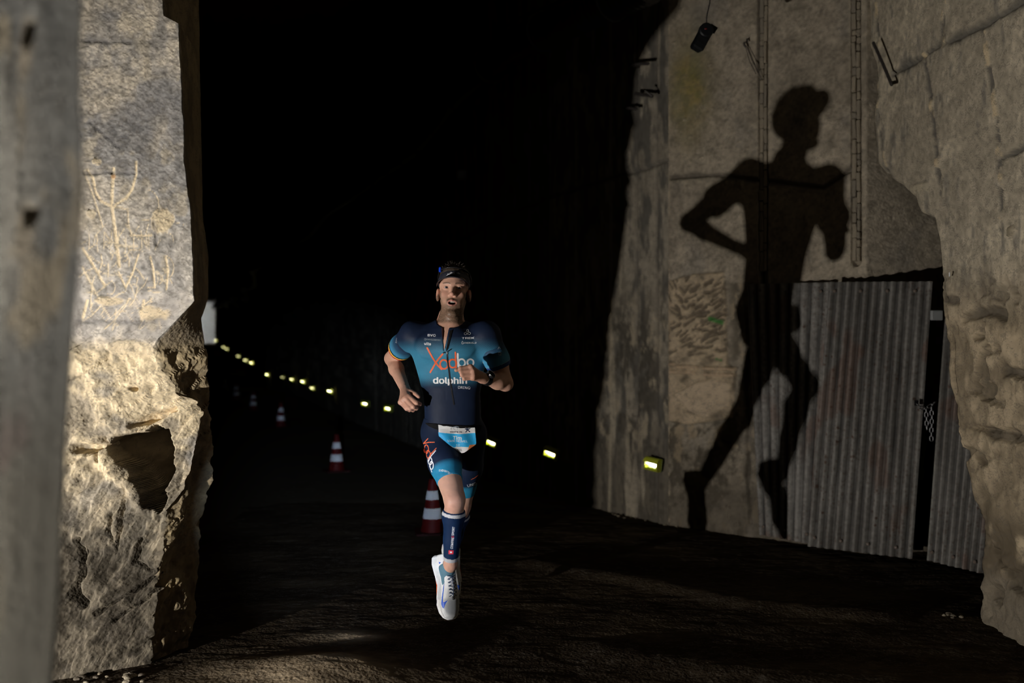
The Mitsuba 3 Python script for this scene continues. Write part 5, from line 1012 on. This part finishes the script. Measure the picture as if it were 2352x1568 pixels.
# ---------------------------------------------------------------- traffic cones
CRED, CWHITE, CBASE = bs('cone_red', pr((0.10, 0.006, 0.005), 0.6, specular=0.2)), bs('cone_white', pr((0.86, 0.87, 0.88), 0.4)), bs('cone_base', pr((0.03, 0.004, 0.004), 0.7, specular=0.2))
cr = lambda h: 0.088 - (0.088 - 0.024) * h / 0.40          # the shell's radius at height h
conem = lathe([(cr(0.012), 0.012), (cr(0.10), 0.10), (cr(0.20), 0.20), (cr(0.30), 0.30), (0.026, 0.392), (0.021, 0.400), (0.015, 0.398), (0.014, 0.30)], 40)
bands = [lathe([(cr(a) + 0.0004, a), (cr(a) + 0.0018, a + 0.001), (cr(b) + 0.0018, b - 0.001), (cr(b) + 0.0004, b)], 40) for a, b in ((0.112, 0.188), (0.250, 0.316))]
cb = trimesh.creation.extrude_polygon(Polygon([(-0.115, -0.115), (0.115, -0.115), (0.115, 0.115), (-0.115, 0.115)]).buffer(0.012), 0.016, engine='earcut')
cone_ply, band_ply, base_ply = mikit.ply(conem, CRED, smooth=40), [mikit.ply(b, CWHITE, smooth=40) for b in bands], mikit.ply(cb, CBASE, smooth=False)
CONES = [((993, 1219), 'red and white traffic cone right behind the runner, largest of the row'), ((773, 1080), 'red and white traffic cone second in the row, clear of the runner'), ((645, 979), 'red and white traffic cone third in the row, about half the size of the second'),
         ((582, 942), 'small red and white traffic cone fourth in the row'), ((543, 917), 'dim red and white traffic cone fifth in the row'), ((515, 897), 'barely visible red and white traffic cone at the far end of the row')]
for i, ((x, y), lb) in enumerate(CONES):
    d = 1.4 * F / (y - 784); X = (x - 1176) / F * d; k = 'traffic_cone' + (f'_{i:03d}' if i else '')
    M = T().translate([X, d, floor_at(X, d) + 0.002]).rotate([0, 0, 1], 17 * i + 8)
    for nm, pl in (('cone_shell', cone_ply), ('reflective_band', band_ply[0]), ('reflective_band_001', band_ply[1]), ('base_plate', base_ply)): scene[k + '__' + nm] = {**pl, 'to_world': M}
    say(k, lb, 'cone', 'traffic cones along the course')
# ---------------------------------------------------------------- yellow-green wall lamps, one row along the foot of the tunnel wall
LBODY = bs('lamp_body', pr((0.42, 0.46, 0.03), 0.4)); LDOME = bs('lamp_dome', {'type': 'thindielectric'}); LBACK = bs('lamp_back', pr((0.10, 0.12, 0.03), 0.5)); LGREY = bs('lamp_reflector', pr((0.45, 0.46, 0.44), 0.4))
def half_tray(r0, r1, w, a0, a1, n=20):           # a trough swept about the x axis
    a = np.radians(np.linspace(a0, a1, n)); pr_ = [(-w / 2, r0), (-w / 2, r1), (w / 2, r1), (w / 2, r0), (-w / 2, r0)]
    return grid_mesh(np.array([[(x, -r * math.cos(t), r * math.sin(t)) for t in a] for x, r in pr_]))
plate = rbox(0.150, 0.014, 0.120, 0.005); plate.apply_translation((0, 0.030, 0))
hood, trough = half_tray(0.054, 0.060, 0.146, 20, 140), half_tray(0.052, 0.060, 0.138, -140, -36)
tub = tube([(-0.052, -0.012, 0.004), (-0.044, -0.012, 0.004), (0.0, -0.012, 0.0), (0.044, -0.012, -0.004), (0.052, -0.012, -0.004)], [0.008, 0.0105, 0.0105, 0.0105, 0.008], 12)
caps = [rbox(0.012, 0.085, 0.100, 0.004) for _ in (0, 1)]; caps[0].apply_translation((-0.064, 0.0, 0)); caps[1].apply_translation((0.064, 0, 0))
dome = half_tray(0.0455, 0.047, 0.118, -80, 80); refl = half_tray(0.030, 0.034, 0.112, 100, 260)
LAMPS = [((1500, 1066), None), ((1266, 1041), None), ((1131, 1016), None), ((893, 938), None), ((840, 927), None), ((757, 898), None), ((717, 891), 0.35), ((695, 876), None), ((670, 871), 0.5), ((649, 866), 0.12), ((613, 860), None), ((577.5, 833), None), ((564, 827), 0.25), ((547.5, 818), 0.2), ((521, 801), 0.3), ((513.5, 797), 0.3), ((495.5, 782), None)]
lamp_plys = dict(back_plate=mikit.ply(plate, LBACK), hood=mikit.ply(hood, LBODY, smooth=40), trough=mikit.ply(trough, LBODY, smooth=40), reflector=mikit.ply(refl, LGREY, smooth=40), end_cap=mikit.ply(caps[0], LBODY), end_cap_001=mikit.ply(caps[1], LBODY))
tube_ply = mikit.ply(tub, None, smooth=True)
LW = ['beside the pick-dressed panel, largest and nearest', 'on the shaded tunnel wall, second from the panel', 'just right of the runner at hip height', 'just left of the runner hand, brighter half-hidden bulb', 'next one left beyond the runner hand']
for i, ((x, y), dim) in enumerate(LAMPS):
    k = 'wall_lamp' + (f'_{i:03d}' if i else ''); s = tunnel_hit(x, 0.095)
    if i == 0: n3 = nAB; p = KA + nAB * 0.05; _, _, q = on_plane(x, y, KA + nAB * 0.05, KB + nAB * 0.05); q = V(q[0], q[1], q[2])
    else:
        n3 = tn(max(s, 0.4)); b = tp(s) + n3 * 0.095; d = b[1]; q = px(x, y, d); q[0] = b[0]
    ang = math.degrees(math.atan2(n3[0], -n3[1]))
    if i: ang *= 0.5
    big = 0.88 if q[1] < 30 else (1.3 if q[1] < 50 else 1.9)
    tilt = 7 if i == 0 else (16 if i < 3 else 4)
    M = T().translate(q.tolist()).rotate([0, 0, 1], ang).rotate([0, 1, 0], tilt).scale([big] * 3)
    near = i < 5
    for nm, pl in lamp_plys.items():
        if near or nm in ('hood', 'trough', 'back_plate'): scene[f'{k}__{nm}'] = {**pl, 'to_world': M}
    if i < 3: scene[f'{k}__dome'] = {**mikit.ply(dome, LDOME, smooth=40), 'to_world': M}
    e = (26.0 if i < 3 else 14.0) * (dim or 1.0); colr = (1.0, 0.98, 0.80) if i == 0 else (1.0, 0.93, 0.42)
    scene[f'{k}__tube'] = {**tube_ply, 'to_world': M, 'bsdf': {'type': 'diffuse', 'reflectance': rgb(0.5, 0.5, 0.5)}, 'emitter': {'type': 'area', 'radiance': {'type': 'rgb', 'value': [e * a for a in colr]}}}
    far = ['sixth', 'seventh', 'eighth', 'ninth', 'tenth', 'eleventh', 'twelfth', 'thirteenth', 'fourteenth', 'fifteenth', 'sixteenth', 'seventeenth']
    lb = f'glowing yellow-green wall lamp {LW[i]}' if i < 5 else (f"{'faint' if dim else 'bright'} yellow lamp dot on the tunnel wall, {far[i - 5]} along from the pick-dressed panel" if i < 16 else 'yellow lamp dot beside the daylit end of the tunnel, last of the row')
    say(k, lb, 'lamp', 'wall lamps along the foot of the tunnel'); say(f'{k}__tube', 'glowing tube')
# ---------------------------------------------------------------- ribbed ventilation duct high on the tunnel wall
DUCTM = bs('duct_plastic', pr((0.022, 0.023, 0.026), 0.28)); STRAP = bs('duct_strap', pr((0.03, 0.03, 0.032), 0.5))
def duct_axis(s):
    b = tp(s) + tn(np.maximum(s, 0.35)) * (0.30 + 0.05 * np.sin(s * 0.8) + 0.22 * ss(20, 40, s) * np.sin(s * 0.55))[:, None]
    z = np.maximum(4.07 - 0.05 * s, 3.80) + 0.035 * np.sin(s * 1.15) + floor_rise(b[:, 1]) - 0.30 * ss(12, 40, s) * (0.5 + 0.5 * np.sin(s * 0.62)); return np.c_[b, z]
s = np.concatenate([np.arange(-0.12, 9.5, 0.014), np.arange(9.5, 24, 0.05), np.arange(24, TS[-1] - 3, 0.3)])
ax_ = duct_axis(np.maximum(s, 0)); ext = np.minimum(s, 0); t0 = unit(TP[0] - TP[1]); ax_[:, 0] += -ext * t0[0]; ax_[:, 1] += -ext * t0[1]
rad = np.where(s < 9.5, 0.148 + 0.0085 * np.abs(np.sin(s * math.pi / 0.055)), np.where(s < 24, 0.150 + 0.008 * np.sin(s * 40), 0.152))
add('ventilation_duct', tube(ax_, rad, 18), DUCTM, 50, None, 'black ribbed ventilation duct running along the top of the dark tunnel wall', 'duct')
for i, s0 in enumerate(np.arange(0.3, 9.2, 0.9)):
    c0 = duct_axis(np.array([s0]))[0]; t = tn(s0); t3 = V(-t[1], t[0], 0); a = np.linspace(0, 2 * np.pi, 25)[:-1]
    ring_ = [c0 + 0.164 * (V(t[0], t[1], 0) * math.cos(q) + V(0, 0, 1) * math.sin(q)) for q in a]
    m = [tube(ring_, 0.009, 6, True), tube([c0 + V(0, 0, 0.16), c0 - V(t[0], t[1], 0) * 0.2 + V(0, 0, 0.42)], 0.006, 6)]
    add('ventilation_duct__strap' + (f'_{i:03d}' if i else ''), m, STRAP)
# the cable that runs along above the duct
s = np.linspace(0.1, 40, 500); ca = duct_axis(s) + np.c_[tn(np.maximum(s, 0.35)) * 0.02, 0.20 + 0.02 * np.sin(s * 5)]
add('cable', tube(ca, 0.010, 6), bs('cable_black', pr((0.03, 0.03, 0.034), 0.25)), True, None, 'thin dark cable lying along the top of the ribbed duct', 'cable')
# grey boxes on the tunnel wall
BOXG = bs('box_grey', pr((0.50, 0.53, 0.58), 0.35)); BOXD = bs('box_dark', pr((0.08, 0.085, 0.09), 0.5))
for i, (x, y, w, h, lb) in enumerate(((1138.5, 136, 24, 49, 'pale grey electrical box on the dark tunnel wall above the duct'), (1072, 402, 7.5, 20, 'small grey box on the dark tunnel wall below the duct'))):
    s0 = tunnel_hit(x); n = tn(s0); b = tp(s0) + n * 0.055; d = b[1]; k = 'electrical_box' + ('_001' if i else ''); sc = d / F
    M = frame(V(b[0], d, 1.4 + (784 - y) * sc), V(-n[1] * -1, n[0] * -1, 0) * -1, V(-n[0], -n[1], 0), V(0, 0, 1)); cw = 1 / max(0.5, abs(n[1]))
    if i == 0: cw *= 1.05
    m = rbox(w * sc * cw, 0.09, h * sc, 0.006); m.apply_transform(M); add(k, m, BOXG, False, None, lb, 'electrical box')
    m = rbox(w * sc * cw * 0.9, 0.012, h * sc * 0.86, 0.003); m.apply_translation((0, -0.047, 0)); m.apply_transform(M); add(k + '__lid', m, BOXG)
    if i == 0:
        m = [tube([(dx, 0.0, -h * sc / 2), (dx * 0.9, 0.01, -h * sc / 2 - 0.06)], 0.012, 8) for dx in (-0.02, 0.03)]; m = trimesh.util.concatenate(m); m.apply_transform(M); add(k + '__cable_gland', m, BOXD)
# ---------------------------------------------------------------- corrugated metal sheets in front of the niche
def sheet_fn(seed):
    def fn(p, n, uv):
        u, z = p.x * 0.9 - p.y * 0.55, p.z
        g = mikit.fbm(u * 9 + seed, z * 2.2, seed, 4); f = mikit.fbm(u * 60, z * 60, seed, 3); big = mikit.fbm(u * 3.1, z * 1.3 + seed, 0, 3)
        c = mikit.mix(mi.Color3f(0.115, 0.108, 0.098), mi.Color3f(0.205, 0.196, 0.180), mikit.smoothstep(0.3, 0.7, g * 0.7 + f * 0.3))
        sp = mikit.voronoi(u * 21, z * 21); spots = mikit.smoothstep(0.24, 0.10, sp[0] + 0.35 * (f - 0.5)) * mikit.smoothstep(0.72, 0.80, sp[2]) * mikit.smoothstep(0.40, 0.55, big)
        low = mikit.smoothstep(0.75, 0.15, z); sp2 = mikit.voronoi(u * 38 + 7, z * 38); spots2 = mikit.smoothstep(0.32, 0.2, sp2[0]) * mikit.smoothstep(0.45, 0.6, sp2[2]) * mikit.smoothstep(0.42, 0.62, mikit.fbm(u * 6, z * 4 + 3, seed, 2) + 0.15 * low)
        c = mikit.mix(c, mi.Color3f(0.085, 0.055, 0.040), dr.maximum(spots, 0.55 * spots2))
        c = mikit.mix(c, mi.Color3f(0.13, 0.075, 0.055), 0.55 * mikit.smoothstep(0.62, 0.72, mikit.fbm(u * 5 + 3 * seed, z * 3, 1, 3)))
        gr = 0.5 - 0.5 * dr.sin(2 * dr.pi * uv.x); c = c * (1 - 0.62 * mikit.smoothstep(0.35, 1.0, gr) * (0.6 + 0.8 * mikit.noise(uv.x * 3, z * 5, seed)))      # dirt held in the grooves
        return c * (0.86 + 0.44 * f)
    return fn
def sheet_mesh(TL, TR, BR, BL, waves, amp, seed, nz=90, thick=0.002):
    n = int(waves * 10) + 1; u = np.linspace(0, 1, n); v = np.linspace(0, 1, nz); U, W = np.meshgrid(u, v, indexing='ij')
    P = (TL * (1 - U[..., None]) + TR * U[..., None]) * (1 - W[..., None]) + (BL * (1 - U[..., None]) + BR * U[..., None]) * W[..., None]
    nrm = unit(np.cross(TR - TL, BL - TL)); nrm = nrm if nrm @ (CAM - TL) > 0 else -nrm
    d = amp * np.sin(2 * np.pi * waves * U) + 0.010 * fb(U * 2.2, W * 2.2, seed, 3, 140 + seed)
    edge = 0.006 * fb(U * 14, 0, seed, 3, 150 + seed) * (W > 0.99) + 0.004 * fb(U * 9, 3, seed, 3, 155 + seed) * (W < 0.01)
    P = P + nrm * d[..., None]; P[..., 2] += edge
    Q = P - nrm * thick
    rim = lambda a, b: grid_mesh(np.stack([a, b], 0))
    m = trimesh.util.concatenate([grid_mesh(P), grid_mesh(Q), rim(P[0], Q[0]), rim(P[-1], Q[-1]), rim(P[:, 0], Q[:, 0]), rim(P[:, -1], Q[:, -1])])
    uv = np.zeros((len(m.vertices), 2)); k = U.size; uv[:k, 0] = uv[k:2 * k, 0] = (waves * U).ravel(); uv[:k, 1] = uv[k:2 * k, 1] = W.ravel(); return m, uv
q = lambda x, y, d: px(x, y, d)
GAP = 0.035
SHEETS = [(q(1716, 652, 7.20), q(1908, 648, 6.72), q(1866, 1250, 6.66), q(1744, 1227, 7.12), 7.5, 'left-hand rusty corrugated sheet set against the wall'),
          (q(1905, 647.5, 6.66), q(2142, 646, 6.27), q(2095, 1283, 6.27), q(1855, 1254, 6.66), 11.5, 'widest corrugated metal sheet with rust spots, hanging door panel beside the chain'),
          (q(2172, 700, 6.22), q(2420, 640, 5.72), q(2330, 1335, 5.72), q(2129, 1286, 6.20), 12.0, 'corrugated metal sheet right of the dark gap, partly behind the pale rock edge')]
for i, (a, b, c, d, wv, lb) in enumerate(SHEETS):
    k = 'corrugated_sheet' + (f'_{i:03d}' if i else '')
    sm_, suv = sheet_mesh(a, b, c, d, wv, 0.0125, i); add(k, sm_, bs(f'sheet_{i}', pr(mikit.proc(sheet_fn(i * 3.7 + 1)), 0.6, specular=0.3)), True, None, lb, 'metal sheet', 'corrugated metal sheets of the door', uv=suv)
    # screws along a batten line
    r4 = np.random.default_rng(60 + i); nrm = unit(np.cross(b - a, d - a)); nrm = nrm if nrm @ (CAM - a) > 0 else -nrm; nn = 0
    for row in (0.035, 0.965):
        for cc in np.arange(0.5, wv - 0.3, 3.0):
            u = (cc + 0.25 - 0.5 + 0.5) / wv; top = a * (1 - u) + b * u; bot = d * (1 - u) + c * u; p = top * (1 - row) + bot * row + nrm * 0.010
            m = lathe([(0.0, 0.006), (0.005, 0.006), (0.0075, 0.003), (0.011, 0.0015), (0.011, -0.002)], 8); e1 = unit(b - a); m.apply_transform(frame(p, e1, np.cross(nrm, e1), nrm)); add(k + '__screw' + (f'_{nn:03d}' if nn else ''), m, bs('screw', pr((0.12, 0.09, 0.07), 0.5))); nn += 1
# frame post in the gap, hinge bracket at the top
POST = bs('post_green', pr((0.055, 0.075, 0.07), 0.5))
A0, A1 = q(2138, 720, 6.40), q(2108, 1262, 6.40)
m = trimesh.convex.convex_hull(np.array([p + V(dx, dy, 0) for p in (A0, A1) for dx in (-0.028, 0.028) for dy in (-0.02, 0.02)])); add('door_post', m, POST, False, None, 'dark green metal post standing in the gap between the corrugated sheets', 'post')
m = rbox(0.07, 0.03, 0.062, 0.004); m.apply_translation(q(2151, 724, 6.20)); add('hinge_bracket', m, bs('bracket_grey', pr((0.24, 0.25, 0.25), 0.5)), False, None, 'grey square metal bracket at the top of the dark gap', 'bracket')
# ---------------------------------------------------------------- chain
CH = bs('chain_metal', {'type': 'twosided', 'bsdf': {'type': 'roughconductor', 'alpha': 0.30, 'specular_reflectance': rgb(0.32, 0.32, 0.33)}})
def link(c0, t, s1, L=0.034, r=0.0034, w=0.019):
    t = unit(t); s1 = unit(s1 - (s1 @ t) * t); a = np.linspace(0, 2 * np.pi, 21)[:-1]; h = (L - w) / 2
    return tube([c0 + t * (math.copysign(h, math.cos(q_)) * (abs(math.cos(q_)) > 0.05) + w / 2 * math.cos(q_)) + s1 * w / 2 * math.sin(q_) for q_ in a], r, 6, True)
runs = [[(2106, 928), (2118, 936), (2127, 937.5), (2140, 930), (2150, 921)], [(2127, 938), (2128, 955), (2128.5, 972), (2129, 990)], [(2139, 934), (2140.5, 955), (2140, 975), (2139, 995), (2139.5, 1009)]]
nl = 0
for run in runs:
    P = np.array([q(x, y, 6.19) for x, y in run]); L = np.concatenate([[0], np.cumsum(np.linalg.norm(np.diff(P, axis=0), axis=1))])
    for j, sdist in enumerate(np.arange(0.012, L[-1], 0.0265)):
        at_ = lambda v: np.array([np.interp(v, L, P[:, a]) for a in range(3)]); t = at_(min(sdist + 0.01, L[-1])) - at_(max(sdist - 0.01, 0))
        add('chain__link' + (f'_{nl:03d}' if nl else ''), link(at_(sdist), t, V(0.95, -0.2, 0.15) if j % 2 else V(0.25, 0.95, 0.1)), CH, True); nl += 1
say('chain', 'steel chain looped through the corrugated sheets with two ends hanging down', 'chain')
m = rbox(0.024, 0.012, 0.034, 0.002); m.apply_translation(q(2105, 925, 6.24)); add('corrugated_sheet_001__chain_hole_block', m, BLACK); say('corrugated_sheet_001__chain_hole_block', 'black block standing for the shade of the chain hole')  # solid black block, painted shade in place of an opening
# ---------------------------------------------------------------- hanging spotlight
HB = bs('spot_black', pr((0.005, 0.006, 0.007), 0.5, specular=0.2)); k = 'hanging_spotlight'; dd = 6.2; cH = q(1616, 75, dd); ms = dd / F
e1 = unit(V(-24, 0, -44)); f0 = unit(V(0.25, -0.9, 0.1) - (V(0.25, -0.9, 0.1) @ e1) * e1); e2 = np.cross(f0, e1)
b = rbox(0.074, 0.085, 0.155, 0.010); b.apply_transform(frame(cH + V(-4, 0, -14) * ms * 1.0, e2, f0, e1)); add(k + '__body', b, HB)
m = lathe([(0.0, 0.03), (0.036, 0.03), (0.044, 0.024), (0.046, 0.0), (0.044, -0.024), (0.036, -0.03), (0.0, -0.03)], 28); m.apply_transform(frame(q(1621, 71, dd - 0.03), V(1, 0, 0), V(0, 0, 1), V(0, -1, 0))); add(k + '__housing', m, HB, 30)
fl2 = rbox(0.05, 0.012, 0.045, 0.003); fl2.apply_transform(frame(q(1637, 66, dd), unit(V(0.8, 0, -0.5)), V(0, 1, 0), unit(V(0.5, 0, 0.8)))); add(k + '__bracket', fl2, HB)
m = trimesh.creation.icosphere(2, 0.006); m.vertices *= [1.4, 0.5, 0.8]; m.apply_translation(q(1621, 66, dd - 0.062)); add(k + '__red_mark', m, bs('red_mark', pr((0.12, 0.01, 0.012), 0.4))); 
rib = [rbox(0.066, 0.004, 0.012, 0.001) for _ in range(3)]
for j, r_ in enumerate(rib): r_.apply_transform(frame(cH + V(-4, 0, -14) * ms + e1 * (-0.03 + 0.035 * j) + f0 * 0.044, e2, f0, e1)); add(k + '__fin' + (f'_{j:03d}' if j else ''), r_, HB)
add(k + '__cord', tube([q(x, y, dd + 0.05) for x, y in [(1632, -90), (1633, -20), (1630, 8), (1626, 25), (1623, 40), (1623, 58)]], 0.0042, 6), bs('cord_dark', pr((0.02, 0.02, 0.02), 0.5)), True)
say(k, 'black spotlight hanging on a cord before the moss-stained wall', 'spotlight')
# hook with two wires beside the seam
k = 'wall_hook'; P0 = lambda x, y, o: (lambda u_z: V(*(KA + tAB * u_z[0] + nAB * o), u_z[1]))(bk(x, y))
add(k + '__plate', trimesh.util.concatenate([tube([P0(1714, 100, 0.03), P0(1717, 107, 0.045), P0(1719, 111, 0.03)], 0.008, 7), tube([P0(1719, 90, 0.0), P0(1721, 92, 0.035), P0(1722, 99, 0.03)], 0.006, 7)]), bs('iron_dark', pr((0.035, 0.03, 0.028), 0.5)), True); say(k + '__plate', None)
for j, l in enumerate(([(1718, 113, 0.03), (1730, 145, 0.05), (1741, 172, 0.03)], [(1721, 112, 0.03), (1736, 143, 0.05), (1755, 185, 0.03)])): add(k + '__wire' + ('_001' if j else ''), tube([P0(*a) for a in l], 0.0028, 5), 'mat_iron_dark', True)
say(k, 'small iron hook with two thin wires beside the left stone-filled seam', 'hook')
# iron bars driven into the tunnel wall near the corner, and rods on the bright rock
def bar(key, a, b, r, lb, cat, extra=()): add(key, [tube([a, (a + b) / 2 + V(0, 0, 0.004), b], r, 8)] + list(extra), 'mat_iron_dark', True, None, lb, cat)
def tw(x, y, o): s0 = tunnel_hit(x); n = tn(max(s0, 0.35)); b0 = tp(s0) + n * o; return V(b0[0], b0[1], 1.4 + (784 - y) * b0[1] / F)
for i, (a, b, o, lb) in enumerate((((1470, 149), (1516, 146), 0.10, 'dark iron bar sticking out of the shaded wall, uppermost of three'), ((1481, 215), (1525, 221), 0.10, 'dark iron bar with a pointed hook end, middle of three on the shaded wall'), ((1452, 248), (1484, 250), 0.08, 'short dark iron bar, lowest of three on the shaded wall'))):
    p0, p1 = tw(a[0], a[1], o), tw(b[0], b[1], o + 0.02); ex = [tube([p0, p0 + V(-tn(0.4)[0], -tn(0.4)[1], 0) * 0.14], 0.012, 7)]
    if i == 1: ex.append(tube([p1, p1 + V(-0.06, 0, 0.045)], [0.011, 0.006], 6))
    bar('iron_bar' + (f'_{i:03d}' if i else ''), p0, p1, 0.013, lb, 'iron bar', ex); say('iron_bar' + (f'_{i:03d}' if i else ''), group='iron bars in the shaded wall')
def rw(x, y, o): d, z = er(x, y); return V(XR - o, d * (XR - o) / XR, 1.4 + (z - 1.4) * (XR - o) / XR)
bar('iron_rod', rw(2006, 98, 0.07), rw(2048, 194, 0.05), 0.010, 'dark iron rod leaning out from the pale rock face near its free edge', 'iron rod', [tube([rw(2048, 194, 0.05), rw(2047, 190, -0.02)], 0.011, 7)])
# shiny tag on the pale rock, a metal clip
m = rbox(0.016, 0.006, 0.024, 0.002); p = rw(2181, 630, 0.022); m.apply_transform(frame(p, unit(V(0.35, 0.9, 0)), unit(V(-0.9, 0.35, 0)), V(0, 0, 1))); add('metal_tag', m, bs('tag_metal', pr((0.85, 0.87, 0.9), 0.3)), False, None, 'tiny shiny metal tag on the pale rock beside the sheets', 'tag')
# broken stones on the floor
STN = [bs(f'rubble_{j}', {'type': 'twosided', 'bsdf': {'type': 'diffuse', 'reflectance': rgb(*cc)}}) for j, cc in enumerate(((0.20, 0.17, 0.125), (0.14, 0.12, 0.095), (0.27, 0.235, 0.175)))]
def stone(seed, r):
    m = trimesh.creation.icosphere(1, 1.0); g = np.random.default_rng(seed); v = np.array(m.vertices); v *= (1 + 0.5 * (fbm(v * 1.3 + seed, 2, seed) - 0.5))[:, None]; m.vertices = v * r * np.array([g.uniform(0.9, 1.5), g.uniform(0.8, 1.2), g.uniform(0.45, 0.8)]); m.apply_transform(trimesh.transformations.rotation_matrix(g.uniform(0, 6), [0, 0, 1])); return m
g = np.random.default_rng(77); spots = [(g.uniform(165, 330), g.uniform(1540, 1566), g.uniform(0.007, 0.016), 0) for _ in range(26)] + [(g.uniform(2165, 2215), g.uniform(1405, 1414), g.uniform(0.006, 0.013), 1) for _ in range(10)] + [(g.uniform(1400, 1560), 0, g.uniform(0.006, 0.014), 2) for _ in range(22)]
cnt = {}
for j, (x, y, r, kind) in enumerate(spots):
    if kind == 2: y = 1172 + (x - 1400) * 0.155 + g.uniform(-1, 8)
    d = 1.4 * F / (y - 784); X = (x - 1176) / F * d; m = stone(j, r); m.apply_translation((X, d, floor_at(X, d) + r * 0.25))
    nm = 'rubble_stone'; i = cnt.get(nm, 0); cnt[nm] = i + 1; k = nm + (f'_{i:03d}' if i else '')
    lb = ('small broken stone on the floor at the foot of the bright pillar', 'small broken stone on the floor below the free edge of the pale rock', 'small broken stone on the floor under the first wall lamp')[kind]
    add(k, m, STN[j % 3], False, None, lb, 'stone', ('stones at the foot of the pillar', 'stones below the pale rock edge', 'stones under the first wall lamp')[kind])
